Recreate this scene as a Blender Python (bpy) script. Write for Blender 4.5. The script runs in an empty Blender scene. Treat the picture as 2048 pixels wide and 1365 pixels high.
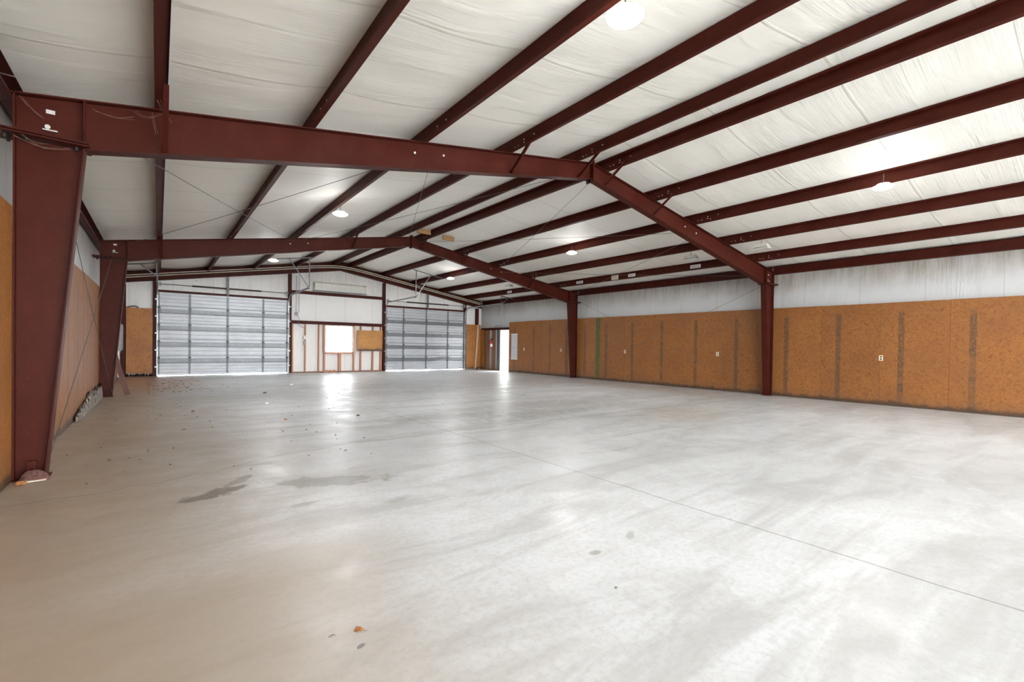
import bpy, math, random
from math import sin, cos, pi
from mathutils import Vector, Matrix

random.seed(7)
SC = bpy.context.scene
COL = SC.collection

# ------------------------------------------------------------------ camera
CX, CH = -6.3071, 1.2705
YAW, PITCH, ROLL = 0.6506, -0.0119, 0.0156
cam_data = bpy.data.cameras.new('camera')
cam = bpy.data.objects.new('camera', cam_data)
COL.objects.link(cam)
F = Vector((cos(PITCH) * sin(YAW), cos(PITCH) * cos(YAW), sin(PITCH)))
R0 = Vector((cos(YAW), -sin(YAW), 0))
U0 = R0.cross(F)
R1 = cos(ROLL) * R0 + sin(ROLL) * U0
U1 = cos(ROLL) * U0 - sin(ROLL) * R0
M = Matrix((R1, U1, -F)).transposed().to_4x4()
M.translation = Vector((CX, 0, CH))
cam.matrix_world = M
cam_data.sensor_width = 36.0
cam_data.lens = 929.69 / 2048 * 36.0
cam_data.shift_y = (702.99 - 682.5) / 2048
cam_data.clip_start = 0.05
cam_data.clip_end = 300
SC.camera = cam

# ------------------------------------------------------------------ sky and exposure
world = bpy.data.worlds.new('sky')
SC.world = world
world.use_nodes = True
bg = world.node_tree.nodes['Background']
bg.inputs['Color'].default_value = (0.93, 0.965, 1.0, 1)
bg.inputs['Strength'].default_value = 20.0
SC.view_settings.view_transform = 'Standard'
SC.view_settings.look = 'None'
SC.view_settings.gamma = 1.0
SC.view_settings.exposure = 0.34
SC.view_settings.use_curve_mapping = False
LAMP_W = 50.0            # each high bay light, watts

# ------------------------------------------------------------------ dimensions
A = 7.33                       # half width to the inside face of the wall sheets
F1, F2, F3 = 5.99, 13.61, 20.74
BACK = -9.3
RIDGE, SL = 4.635, 0.1641      # rafter top at ridge, roof slope
OSB_H = 2.42
PUR = [0.35, 1.85, 3.33, 4.82, 6.28]


def ztop(x):
    return RIDGE - SL * abs(x)


# ------------------------------------------------------------------ materials
def new_mat(name):
    m = bpy.data.materials.new(name)
    m.use_nodes = True
    nt = m.node_tree
    b = nt.nodes['Principled BSDF']
    return m, nt, b


class NT:
    """small helper to wire shader nodes"""
    def __init__(s, nt):
        s.nt = nt

    def n(s, t, **kw):
        nd = s.nt.nodes.new(t)
        for k, v in kw.items():
            setattr(nd, k, v)
        return nd

    def link(s, a, b):
        s.nt.links.new(a, b)

    def setin(s, sock, v):
        if hasattr(v, 'is_linked') or isinstance(v, bpy.types.NodeSocket):
            s.link(v, sock)
        else:
            sock.default_value = v

    def math(s, op, a, b=None, c=None, clamp=False):
        nd = s.n('ShaderNodeMath', operation=op)
        nd.use_clamp = clamp
        s.setin(nd.inputs[0], a)
        if b is not None:
            s.setin(nd.inputs[1], b)
        if c is not None:
            s.setin(nd.inputs[2], c)
        return nd.outputs[0]

    def vmath(s, op, a, b=None):
        nd = s.n('ShaderNodeVectorMath', operation=op)
        s.setin(nd.inputs[0], a)
        if b is not None:
            s.setin(nd.inputs[1], b)
        return nd.outputs['Value'] if op in ('LENGTH', 'DISTANCE', 'DOT_PRODUCT') else nd.outputs[0]

    def noise(s, vec, scale, detail=3, rough=0.5, dist=0.0, out='Fac'):
        nd = s.n('ShaderNodeTexNoise')
        s.link(vec, nd.inputs['Vector'])
        nd.inputs['Scale'].default_value = scale
        nd.inputs['Detail'].default_value = detail
        nd.inputs['Roughness'].default_value = rough
        nd.inputs['Distortion'].default_value = dist
        return nd.outputs[out]

    def step(s, v, lo, hi, a=0.0, b=1.0):
        nd = s.n('ShaderNodeMapRange', interpolation_type='SMOOTHSTEP')
        s.setin(nd.inputs['Value'], v)
        nd.inputs['From Min'].default_value = lo
        nd.inputs['From Max'].default_value = hi
        nd.inputs['To Min'].default_value = a
        nd.inputs['To Max'].default_value = b
        return nd.outputs[0]

    def mix(s, fac, a, b, mode='MIX'):
        nd = s.n('ShaderNodeMix', data_type='RGBA', blend_type=mode)
        s.setin(nd.inputs[0], fac)
        for sock, v in ((nd.inputs[6], a), (nd.inputs[7], b)):
            if isinstance(v, tuple) and len(v) == 3:
                v = v + (1,)
            s.setin(sock, v)
        return nd.outputs[2]

    def coords(s, kind='Object'):
        return s.n('ShaderNodeTexCoord').outputs[kind]

    def mapping(s, vec, scale=(1, 1, 1), rot=(0, 0, 0), loc=(0, 0, 0)):
        nd = s.n('ShaderNodeMapping')
        s.link(vec, nd.inputs[0])
        nd.inputs['Scale'].default_value = scale
        nd.inputs['Rotation'].default_value = rot
        nd.inputs['Location'].default_value = loc
        return nd.outputs[0]

    def sep(s, vec):
        nd = s.n('ShaderNodeSeparateXYZ')
        s.link(vec, nd.inputs[0])
        return nd.outputs

    def comb(s, x, y, z):
        nd = s.n('ShaderNodeCombineXYZ')
        for i, v in enumerate((x, y, z)):
            s.setin(nd.inputs[i], v)
        return nd.outputs[0]

    def bump(s, h, strength, dist, bsdf, normal=None):
        nd = s.n('ShaderNodeBump')
        nd.inputs['Strength'].default_value = strength
        nd.inputs['Distance'].default_value = dist
        s.link(h, nd.inputs['Height'])
        if normal is not None:
            s.link(normal, nd.inputs['Normal'])
        if bsdf is not None:
            s.link(nd.outputs[0], bsdf.inputs['Normal'])
        return nd.outputs[0]


def simple(name, col, rough=0.5, metal=0.0, var=0.12, scale=6.0, spec=0.5):
    m, nt, b = new_mat(name)
    k = NT(nt)
    g = k.noise(k.coords(), scale, 4, 0.6)
    lo = tuple(c * (1 - var) for c in col)
    hi = tuple(min(1, c * (1 + var)) for c in col)
    k.link(k.mix(k.step(g, 0.3, 0.7), lo, hi), b.inputs['Base Color'])
    b.inputs['Roughness'].default_value = rough
    b.inputs['Metallic'].default_value = metal
    b.inputs['Specular IOR Level'].default_value = spec
    return m


MT = {}
# red oxide steel
m, nt, b = new_mat('red_oxide_steel')
k = NT(nt)
co = k.coords()
g = k.noise(co, 2.2, 5, 0.65)
g2 = k.noise(co, 40, 3, 0.6)
c = k.mix(k.step(g, 0.3, 0.75), (0.054, 0.0100, 0.0058), (0.076, 0.0160, 0.0100))
c = k.mix(k.step(g2, 0.62, 0.8, 0, 0.35), c, (0.15, 0.06, 0.045))
k.link(c, b.inputs['Base Color'])
k.link(k.step(g, 0.2, 0.8, 0.36, 0.5), b.inputs['Roughness'])
b.inputs['Specular IOR Level'].default_value = 0.1
MT['steel'] = m

MT['galv'] = simple('galvanised_steel', (0.42, 0.44, 0.46), 0.38, 0.75, 0.2, 14)
MT['darkgalv'] = simple('dull_dark_steel', (0.13, 0.13, 0.14), 0.5, 0.5, 0.2, 14)
MT['bolt'] = simple('zinc_bolt', (0.75, 0.70, 0.66), 0.35, 0.3, 0.1, 30)
MT['pvc'] = simple('beige_conduit', (0.62, 0.57, 0.48), 0.45, 0, 0.12, 5)
MT['white'] = simple('white_plastic', (0.80, 0.79, 0.74), 0.4, 0, 0.05, 9)
MT['ivory'] = simple('ivory_plate', (0.85, 0.80, 0.66), 0.4, 0, 0.05, 9)
MT['slot'] = simple('dark_slot', (0.05, 0.05, 0.05), 0.6, 0, 0.05, 9)
MT['black'] = simple('black_rubber', (0.02, 0.02, 0.022), 0.6, 0, 0.1, 9)
MT['red'] = simple('extinguisher_red', (0.55, 0.03, 0.03), 0.3, 0, 0.05, 9)
MT['paper'] = simple('paper', (0.80, 0.79, 0.76), 0.7, 0, 0.05, 20)
MT['ink'] = simple('dark_ink', (0.07, 0.05, 0.07), 0.7, 0, 0.05, 20)
MT['grey'] = simple('grey_enamel', (0.30, 0.31, 0.32), 0.45, 0.1, 0.08, 8)
MT['springm'] = simple('oiled_spring', (0.05, 0.03, 0.025), 0.45, 0.5, 0.2, 30)
MT['cable'] = simple('steel_cable', (0.16, 0.15, 0.15), 0.45, 0.6, 0.15, 20)
MT['web'] = simple('cobweb', (0.20, 0.13, 0.10), 0.9, 0, 0.1, 20)
MT['frost'] = simple('frosted_plastic', (0.70, 0.69, 0.64), 0.35, 0, 0.08, 12)
MT['beige'] = simple('beige_enamel', (0.52, 0.46, 0.36), 0.45, 0, 0.12, 8)
MT['leaf'] = simple('dry_leaf', (0.30, 0.12, 0.04), 0.8, 0, 0.4, 60)
MT['litter'] = simple('dark_litter', (0.14, 0.09, 0.06), 0.9, 0, 0.5, 60)
MT['fluff'] = simple('pinkish_insulation', (0.11, 0.050, 0.042), 0.95, 0, 0.35, 30)
MT['grime'] = simple('grey_fibre', (0.23, 0.20, 0.175), 0.95, 0, 0.45, 16)
MT['dirt'] = simple('dark_dirt', (0.06, 0.045, 0.035), 0.95, 0, 0.5, 16)
MT['yard'] = simple('pale_gravel', (0.62, 0.60, 0.56), 0.9, 0, 0.15, 9)
MT['bark'] = simple('bark', (0.22, 0.17, 0.13), 0.9, 0, 0.2, 9)
MT['green'] = simple('tree_leaves', (0.20, 0.30, 0.13), 0.8, 0, 0.4, 9)


def wood(name, col, axis=2, dark=0.75):
    m, nt, b = new_mat(name)
    k = NT(nt)
    sc = [22, 22, 22]
    sc[axis] = 1.6
    v = k.mapping(k.coords(), tuple(sc))
    g = k.noise(v, 1.0, 5, 0.6, 0.6)
    k.link(k.mix(k.step(g, 0.3, 0.7), tuple(c * dark for c in col), col), b.inputs['Base Color'])
    b.inputs['Roughness'].default_value = 0.6
    k.bump(g, 0.15, 0.002, b)
    return m


MT['stud'] = wood('stud_timber', (0.62, 0.30, 0.18), 2, .8)  # timber colour lightened to carry the daylight glow around the window
MT['studdark'] = wood('aged_stud_timber', (0.26, 0.12, 0.065))
MT['lumber'] = wood('pale_new_timber', (0.68, 0.48, 0.33))
MT['redboard'] = wood('red_brown_board', (0.13, 0.045, 0.028))
MT['block'] = wood('short_board_timber', (0.36, 0.20, 0.075), 0)

# emissive lens of the lamps
m, nt, b = new_mat('lamp_lens')
b.inputs['Base Color'].default_value = (0.9, 0.9, 0.9, 1)
b.inputs['Emission Color'].default_value = (1.0, 0.985, 0.96, 1)
b.inputs['Emission Strength'].default_value = 14.0
MT['lens'] = m

m, nt, b = new_mat('window_glass')
b.inputs['Base Color'].default_value = (1, 1, 1, 1)
b.inputs['Transmission Weight'].default_value = 1.0
b.inputs['Roughness'].default_value = 0.02
b.inputs['IOR'].default_value = 1.1
MT['glass'] = m


def osb_mat(name, base=(0.225, 0.074, 0.015), light=(0.47, 0.20, 0.052), dark=(0.075, 0.027, 0.010), ax=0, stamp=True):
    """strand board: ax = axis of the sheet normal (0 or 1); local u across the sheet, z up"""
    m, nt, b = new_mat(name)
    k = NT(nt)
    co = k.coords()
    rnd = k.n('ShaderNodeObjectInfo').outputs['Random']
    s = k.sep(co)
    u = s[1] if ax == 0 else s[0]
    z = s[2]
    off = k.math('MULTIPLY', rnd, 37.0)
    uv = k.comb(k.math('ADD', u, off), z, off)
    # flakes: every cell gets its own grain direction
    col = None
    for i, (cs, th) in enumerate(((24, 0.0), (38, 1.0))):
        vo = k.n('ShaderNodeTexVoronoi')
        vo.inputs['Scale'].default_value = cs
        wv = k.vmath('ADD', uv, k.vmath('SCALE', k.noise(uv, 9, 2, 0.5, out='Color'), None))
        wv.node.inputs[1].links[0].from_node.inputs['Scale'].default_value = 0.12
        k.link(wv, vo.inputs['Vector'])
        cc = k.sep(vo.outputs['Color'])
        rot = k.n('ShaderNodeVectorRotate', rotation_type='Z_AXIS')
        k.link(uv, rot.inputs['Vector'])
        k.link(k.math('MULTIPLY', cc[0], 3.14159), rot.inputs['Angle'])
        st = k.mapping(rot.outputs[0], (22 if i == 0 else 30, 150 if i == 0 else 190, 1))
        g = k.noise(st, 1.0, 2, 0.55)
        gm = k.step(g, 0.36, 0.64)
        tone = k.mix(cc[1], (0.0, 0.0, 0.0), (1.0, 1.0, 1.0))
        lay = k.mix(gm, base, light)
        lay = k.mix(k.step(cc[1], 0.55, 1.0, 0, 0.75), lay, base)
        lay = k.mix(k.step(cc[2], 0.86, 0.95, 0, 0.7), lay, dark)
        col = lay if col is None else k.mix(0.5, col, lay)
    big = k.noise(k.vmath('ADD', uv, (3, 1, 0)), 1.4, 4, 0.6)
    col = k.mix(k.step(big, 0.3, 0.75, 0.0, 0.5), col, (0.22, 0.085, 0.030), 'MIX')
    # dark knots
    kn = k.noise(k.mapping(uv, (24, 9, 1)), 1.0, 2, 0.5)
    col = k.mix(k.step(kn, 0.75, 0.82, 0, 0.8), col, (0.05, 0.02, 0.012))
    col = k.mix(0.22, col, k.mix(rnd, (0.38, 0.15, 0.040), (0.17, 0.065, 0.022)))
    if stamp:
        # printed stamp running up the sheet: rows of worn illegible characters
        d = k.math('ABSOLUTE', u)
        strip = k.step(d, 0.050, 0.058, 1, 0)
        cell = k.math('FLOOR', k.math('MULTIPLY', z, 9.0))
        word = k.noise(k.comb(off, 0.5, k.math('MULTIPLY', z, 2.3)), 1.3, 1, 0.5)
        ch = k.noise(k.comb(k.math('MULTIPLY', u, 55), k.math('ADD', off, 4.0), k.math('MULTIPLY', z, 30)), 1.0, 2, 0.7)
        ink = k.math('MULTIPLY', strip, k.step(ch, 0.42, 0.56))
        ink = k.math('MULTIPLY', ink, k.step(word, 0.38, 0.50, 0.3, 1))
        top = k.step(z, OSB_H - 0.28, OSB_H - 0.2, 1, 0)
        ink = k.math('MULTIPLY', ink, top)
        fade = k.math('MULTIPLY', strip, 0.30)
        col = k.mix(k.math('MULTIPLY', fade, top), col, (0.10, 0.07, 0.04))
        col = k.mix(k.math('MULTIPLY', ink, 0.68), col, (0.055, 0.045, 0.035))
    # water damage along the foot of the sheet
    wd = k.noise(k.mapping(uv, (7, 3, 1)), 1.0, 5, 0.7)
    edge = k.math('ADD', z, k.math('MULTIPLY', wd, -0.22))
    col = k.mix(k.step(edge, -0.06, 0.02, 0.9, 0), col, (0.035, 0.024, 0.018))
    col = k.mix(k.step(edge, 0.0, 0.22, 0.28, 0), col, (0.16, 0.09, 0.05))
    k.link(col, b.inputs['Base Color'])
    b.inputs['Roughness'].default_value = 0.5
    b.inputs['Specular IOR Level'].default_value = 0.4
    k.bump(big, 0.1, 0.004, b)
    return m


MT['osb'] = osb_mat('strand_board', ax=0)
MT['osbx'] = osb_mat('strand_board_end_wall', (0.42, 0.15, 0.030), (0.58, 0.27, 0.07), ax=1, stamp=False)
MT['osblight'] = osb_mat('fresh_strand_board', (0.58, 0.24, 0.05), (0.78, 0.42, 0.12), (0.25, 0.09, 0.02), ax=1, stamp=False)
MT['stripe'] = simple('green_paint_stripe', (0.10, 0.115, 0.030), 0.6, 0, 0.25, 9)


def vinyl(name, wall=False, axis='y', base=(0.80, 0.78, 0.72)):
    """white vinyl faced insulation with wrinkles and seams"""
    m, nt, b = new_mat(name)
    k = NT(nt)
    co = k.coords()
    s = k.sep(co)
    if wall:
        run = s[1] if axis == 'y' else s[0]
        w = k.comb(k.math('MULTIPLY', run, 1.0), k.math('MULTIPLY', s[2], 0.10), 0.0)
        fine = k.noise(k.mapping(w, (34, 14, 1)), 1.0, 3, 0.6, 0.4)
        wide = k.noise(k.mapping(w, (4, 9, 1)), 1.0, 3, 0.5, 0.5)
        zone = k.noise(co, 1.1, 2, 0.5)
        h = k.math('ADD', k.math('MULTIPLY', fine, k.step(zone, 0.4, 0.65, 0.1, 1.0)), k.math('MULTIPLY', wide, 2.0))
        seam = k.math('ABSOLUTE', k.math('SUBTRACT', k.math('FRACT', k.math('DIVIDE', k.math('ADD', run, 0.35), 1.23)), 0.5))
        seamm = k.step(seam, 0.004, 0.010, 1, 0)
        # soot and rust streaks hanging from the top
        st = k.noise(k.comb(k.math('MULTIPLY', run, 9), 0.0, k.math('MULTIPLY', s[2], 0.8)), 1.0, 4, 0.7)
        pt = k.noise(co, 1.3, 3, 0.6)
        top = k.step(k.math('ADD', s[2], k.math('MULTIPLY', pt, 0.55)), 2.98 if axis == 'y' else 3.2, 3.60 if axis == 'y' else 4.6, 0, 1)
        soot = k.math('MULTIPLY', top, k.step(st, 0.25, 0.75, 0.45, 1.0))
        c = k.mix(k.math('MULTIPLY', soot, 0.95 if axis == 'y' else 0.45), base, (0.30, 0.255, 0.205))
        c = k.mix(k.math('MULTIPLY', seamm, 0.3), c, (0.25, 0.23, 0.2))
        sp = k.noise(co, 11, 2, 0.5)
        c = k.mix(k.step(sp, 0.76, 0.80, 0, 0.6), c, (0.12, 0.09, 0.07))
        k.link(c, b.inputs['Base Color'])
        k.bump(h, 0.7, 0.014, b)
        b.inputs['Roughness'].default_value = 0.42
    else:
        w = k.comb(k.math('MULTIPLY', s[0], 0.10), s[1], 0.0)
        zone = k.noise(co, 0.8, 3, 0.5)
        fine = k.noise(k.mapping(w, (6, 26, 1)), 1.0, 3, 0.55, 0.6)
        wide = k.noise(k.mapping(w, (9, 4.0, 1)), 1.0, 2, 0.5, 0.8)
        h = k.math('ADD', k.math('MULTIPLY', fine, k.step(zone, 0.35, 0.65, 0.15, 0.9)), k.math('MULTIPLY', wide, 2.2))
        fr = k.math('FRACT', k.math('DIVIDE', k.math('ADD', s[1], k.math('MULTIPLY', k.noise(co, 0.9, 1, 0.5), 0.06)), 1.52))
        seam = k.step(k.math('ABSOLUTE', k.math('SUBTRACT', fr, 0.5)), 0.006, 0.016, 1, 0)
        h = k.math('ADD', h, k.math('MULTIPLY', seam, 0.45))
        c = k.mix(k.step(zone, 0.3, 0.7), base, tuple(x * 0.95 for x in base))
        c = k.mix(k.math('MULTIPLY', seam, 0.22), c, (0.42, 0.38, 0.30))
        k.link(c, b.inputs['Base Color'])
        k.bump(h, 0.6, 0.012, b)
        b.inputs['Roughness'].default_value = 0.5
    b.inputs['Specular IOR Level'].default_value = 0.5
    return m


MT['ceil'] = vinyl('ceiling_vinyl', base=(0.92, 0.90, 0.83))
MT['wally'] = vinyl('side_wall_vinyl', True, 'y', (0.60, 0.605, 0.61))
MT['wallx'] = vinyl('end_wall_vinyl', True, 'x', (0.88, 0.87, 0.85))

# concrete
m, nt, b = new_mat('sealed_concrete')
k = NT(nt)
co = k.coords()
s = k.sep(co)
n1 = k.noise(co, 0.45, 6, 0.6, 0.5)
n2 = k.noise(co, 2.6, 6, 0.65, 0.7)
n3 = k.noise(co, 26, 5, 0.7)
n4 = k.noise(co, 140, 3, 0.7)
nb = k.noise(co, 6.5, 5, 0.6, 0.6)
ns = k.noise(k.mapping(co, (0.35, 1.6, 1), (0, 0, 0.25)), 1.3, 6, 0.65, 0.8)
c = k.mix(k.step(n1, 0.32, 0.68), (0.54, 0.56, 0.585), (0.66, 0.685, 0.715))
c = k.mix(k.step(n2, 0.38, 0.66, 0, 0.42), c, (0.50, 0.50, 0.49))
c = k.mix(k.step(n3, 0.42, 0.68, 0, 0.42), c, (0.42, 0.41, 0.39))
c = k.mix(k.step(n4, 0.56, 0.72, 0, 0.35), c, (0.38, 0.37, 0.35))
c = k.mix(k.step(ns, 0.42, 0.64, 0, 0.62), c, (0.37, 0.37, 0.365))
# tan dust along the left wall, deepened in colour for the shade there
tan = k.math('ADD', s[0], k.math('MULTIPLY', n1, 2.4))
c = k.mix(k.math('MULTIPLY', k.step(tan, -5.9, -3.2, 0.85, 0), k.step(s[1], -1.5, 1.0, 0.3, 1)), c, (0.36, 0.285, 0.20))
# reddish dirt in the far left corner
rd = k.vmath('LENGTH', k.vmath('MULTIPLY', k.vmath('SUBTRACT', co, (-6.6, 17.6, 0)), (0.55, 0.22, 1)))
c = k.mix(k.math('MULTIPLY', k.step(k.math('ADD', rd, k.math('MULTIPLY', n2, 0.8)), 0.5, 1.5, 1, 0), 0.6), c, (0.42, 0.22, 0.12))


def blob(cx, cy, rx, ry, ang=0.0, soft=0.5, wob=1.0, amp=0.9):
    v = k.vmath('SUBTRACT', co, (cx, cy, 0))
    if ang:
        r = k.n('ShaderNodeVectorRotate', rotation_type='Z_AXIS')
        k.link(v, r.inputs[0])
        r.inputs['Angle'].default_value = -ang
        v = r.outputs[0]
    l = k.vmath('LENGTH', k.vmath('MULTIPLY', v, (1 / rx, 1 / ry, 1)))
    amp = min(1, amp * 1.45)
    l = k.math('ADD', l, k.math('MULTIPLY', k.math('SUBTRACT', nb, 0.5), wob * 2.3))
    return k.step(l, 1 - soft, 1 + soft * 0.3, amp, 0)


for args, colr in (
        ((-5.93, 4.55, .30, .10, .5, .25, 1.1, .75), (0.20, 0.175, 0.15)),
        ((-5.72, 4.85, .26, .06, .9, .3, 1.0, .55), (0.24, 0.22, 0.19)),
        ((-5.05, 4.40, .55, .17, -.35, .35, 1.1, .6), (0.27, 0.265, 0.25)),
        ((-5.40, 3.86, .12, .05, .2, .5, .8, .45), (0.30, 0.29, 0.27)),
        ((-4.75, 3.55, .14, .06, .4, .5, .8, .35), (0.32, 0.31, 0.29)),
        ((-4.20, 8.6, 1.1, .5, .2, .7, 1.3, .45), (0.36, 0.36, 0.37)),
        ((-2.2, 7.2, 1.6, .35, -.1, .7, 1.3, .50), (0.33, 0.32, 0.31)),
        ((-.6, 6.6, 1.8, .5, .1, .8, 1.4, .45), (0.34, 0.335, 0.32)),
        ((.9, 7.6, 2.6, .7, 0, .9, 1.4, .35), (0.38, 0.37, 0.35)),
        ((1.8, 5.2, 1.6, .9, .3, .9, 1.4, .35), (0.42, 0.38, 0.31)),
        ((-1.4, 11.4, 2.2, .8, 0, .9, 1.2, .35), (0.38, 0.38, 0.38)),
        ((2.6, 12.5, 3.4, 1.2, 0, .9, 1.2, .30), (0.42, 0.42, 0.42)),
        ((5.9, 9.5, .8, 3.5, 0, .9, 1.0, .35), (0.42, 0.37, 0.30)),
        ((-4.15, 1.95, .05, .03, 0, .5, .5, .5), (0.25, 0.24, 0.22)),
        ((-3.75, 2.0, .09, .03, .6, .5, .7, .4), (0.30, 0.29, 0.27)),
        ((-5.624, 1.912, .022, .013, .5, .15, 0, .65), (0.16, 0.16, 0.16)),
):
    c = k.mix(blob(*args), c, colr)
# sawn joints and a wandering crack
wig = k.noise(k.comb(k.math('MULTIPLY', s[0], 1.0), 3.3, 0), 1.6, 5, 0.6)
wig2 = k.noise(k.comb(5.1, k.math('MULTIPLY', s[1], 1.0), 0), 1.3, 4, 0.6)
d1 = k.math('ABSOLUTE', k.math('ADD', k.math('ADD', s[0], 2.91), k.math('MULTIPLY', k.math('SUBTRACT', wig2, 0.5), 0.05)))
cr = k.math('SUBTRACT', k.math('SUBTRACT', s[1], 5.95), k.math('MULTIPLY', k.math('SUBTRACT', wig, 0.5), 0.55))
# the crack drops towards the camera west of x = -4.5
drop = k.step(s[0], -6.9, -4.2, -0.85, 0.0)
cr = k.math('ABSOLUTE', k.math('SUBTRACT', cr, drop))
d2 = cr
d3 = k.math('ABSOLUTE', k.math('SUBTRACT', s[1], 13.62))
line = k.step(d1, 0.003, 0.009, 0.75, 0)
line = k.math('MAXIMUM', line, k.step(d2, 0.004, 0.013, 0.8, 0))
line = k.math('MAXIMUM', line, k.step(d3, 0.004, 0.012, 0.5, 0))
c = k.mix(line, c, (0.12, 0.11, 0.10))
halo = k.step(d2, 0.01, 0.10, 0.18, 0)
c = k.mix(halo, c, (0.40, 0.37, 0.32))
# fine scuffs
sc1 = k.noise(k.mapping(co, (1.2, 9, 1), (0, 0, 0.6)), 3.0, 6, 0.75, 1.5)
c = k.mix(k.step(sc1, 0.60, 0.72, 0, 0.22), c, (0.44, 0.42, 0.38))
k.link(c, b.inputs['Base Color'])
rg = k.step(n2, 0.3, 0.7, 0.30, 0.46)
k.link(rg, b.inputs['Roughness'])
b.inputs['Specular IOR Level'].default_value = 0.5
k.bump(k.math('ADD', k.math('MULTIPLY', n3, 0.5), n2), 0.12, 0.004, b)
MT['floor'] = m


# ------------------------------------------------------------------ mesh helper
class MB:
    def __init__(s):
        s.v = []
        s.f = []
        s.cut = []

    def mat(s, name):
        s.cut.append((len(s.f), name))
        return s

    def hexa(s, p):
        """8 points: bottom 4 (ccw) then top 4"""
        i = len(s.v)
        s.v += [tuple(q) for q in p]
        for q in ((3, 2, 1, 0), (4, 5, 6, 7), (0, 1, 5, 4), (1, 2, 6, 5), (2, 3, 7, 6), (3, 0, 4, 7)):
            s.f.append(tuple(i + j for j in q))
        return s

    def box(s, x0, x1, y0, y1, z0, z1):
        x0, x1 = sorted((x0, x1)); y0, y1 = sorted((y0, y1)); z0, z1 = sorted((z0, z1))
        return s.hexa([(x0, y0, z0), (x1, y0, z0), (x1, y1, z0), (x0, y1, z0), (x0, y0, z1), (x1, y0, z1), (x1, y1, z1), (x0, y1, z1)])

    def bar(s, p0, p1, w, h, up=(0, 0, 1)):
        """rectangular bar from p0 to p1, w sideways, h along up"""
        p0, p1 = Vector(p0), Vector(p1)
        d = (p1 - p0).normalized()
        up = Vector(up)
        side = d.cross(up)
        if side.length < 1e-4:
            side = d.cross(Vector((1, 0, 0)))
        side.normalize()
        up = side.cross(d)
        a, c = side * w / 2, up * h / 2
        return s.hexa([p0 - a - c, p0 + a - c, p1 + a - c, p1 - a - c, p0 - a + c, p0 + a + c, p1 + a + c, p1 - a + c])

    def tube(s, pts, r, n=8, closed=False):
        pts = [Vector(p) for p in pts]
        base = len(s.v)
        N = len(pts)
        ref = None
        for i, p in enumerate(pts):
            if i == 0:
                d = pts[1] - pts[0]
            elif i == N - 1:
                d = pts[-1] - pts[-2]
            else:
                d = (pts[i + 1] - pts[i]).normalized() + (pts[i] - pts[i - 1]).normalized()
            d.normalize()
            if ref is None:
                ref = Vector((0, 0, 1)) if abs(d.z) < 0.9 else Vector((1, 0, 0))
            u = d.cross(ref).normalized()
            w = u.cross(d)
            rr = r[i] if isinstance(r, (list, tuple)) else r
            for j in range(n):
                a = 2 * pi * j / n
                s.v.append(tuple(p + u * cos(a) * rr + w * sin(a) * rr))
        for i in range(N - 1):
            for j in range(n):
                a, b_ = base + i * n + j, base + i * n + (j + 1) % n
                s.f.append((a, b_, b_ + n, a + n))
        s.f.append(tuple(base + j for j in reversed(range(n))))
        s.f.append(tuple(base + (N - 1) * n + j for j in range(n)))
        return s

    def lathe(s, prof, c, n=24):
        """prof: list of (r, z), c: centre"""
        base = len(s.v)
        for r, z in prof:
            for j in range(n):
                a = 2 * pi * j / n
                s.v.append((c[0] + r * cos(a), c[1] + r * sin(a), c[2] + z))
        for i in range(len(prof) - 1):
            for j in range(n):
                a, b_ = base + i * n + j, base + i * n + (j + 1) % n
                s.f.append((a, b_, b_ + n, a + n))
        s.f.append(tuple(base + j for j in reversed(range(n))))
        s.f.append(tuple(base + (len(prof) - 1) * n + j for j in range(n)))
        return s

    def prism_y(s, poly, y0, y1):
        """poly: (x, z) outline extruded from y0 to y1"""
        n = len(poly)
        b_ = len(s.v)
        for y in (y0, y1):
            s.v += [(x, y, z) for x, z in poly]
        s.f.append(tuple(b_ + i for i in range(n)))
        s.f.append(tuple(b_ + n + i for i in reversed(range(n))))
        for i in range(n):
            j = (i + 1) % n
            s.f.append((b_ + i, b_ + n + i, b_ + n + j, b_ + j))
        return s

    def prism_x(s, poly, x0, x1):
        n = len(poly)
        b_ = len(s.v)
        for x in (x0, x1):
            s.v += [(x, y, z) for y, z in poly]
        s.f.append(tuple(b_ + i for i in reversed(range(n))))
        s.f.append(tuple(b_ + n + i for i in range(n)))
        for i in range(n):
            j = (i + 1) % n
            s.f.append((b_ + i, b_ + j, b_ + n + j, b_ + n + i))
        return s

    def build(s, name, mat, parent=None, origin=None, smooth=False):
        """link as ONE mesh object; vertices are given in world space"""
        o0 = Vector((0, 0, 0))
        if parent is not None:
            p = parent
            while p is not None:
                o0 += Vector(p.location)
                p = p.parent
        org = Vector(origin) if origin is not None else o0
        me = bpy.data.meshes.new(name)
        me.from_pydata([(v[0] - org.x, v[1] - org.y, v[2] - org.z) for v in s.v], [], s.f)
        me.materials.append(MT[mat] if isinstance(mat, str) else mat)
        for q, (fi, nm) in enumerate(s.cut):
            me.materials.append(MT[nm])
            for p_ in me.polygons[fi:]:
                p_.material_index = q + 1
        if smooth:
            for p in me.polygons:
                p.use_smooth = True
        me.update()
        o = bpy.data.objects.new(name, me)
        COL.objects.link(o)
        if parent is not None:
            o.parent = parent
        o.location = org - o0 if parent is not None else org
        return o


def fixn(o):
    import bmesh
    bm = bmesh.new()
    bm.from_mesh(o.data)
    bmesh.ops.recalc_face_normals(bm, faces=bm.faces)
    bm.to_mesh(o.data)
    bm.free()
    return o


def tag(o, label=None, cat=None, group=None, kind=None):
    if label:
        o['label'] = label
    if cat:
        o['category'] = cat
    if group:
        o['group'] = group
    if kind:
        o['kind'] = kind
    return o


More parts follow.
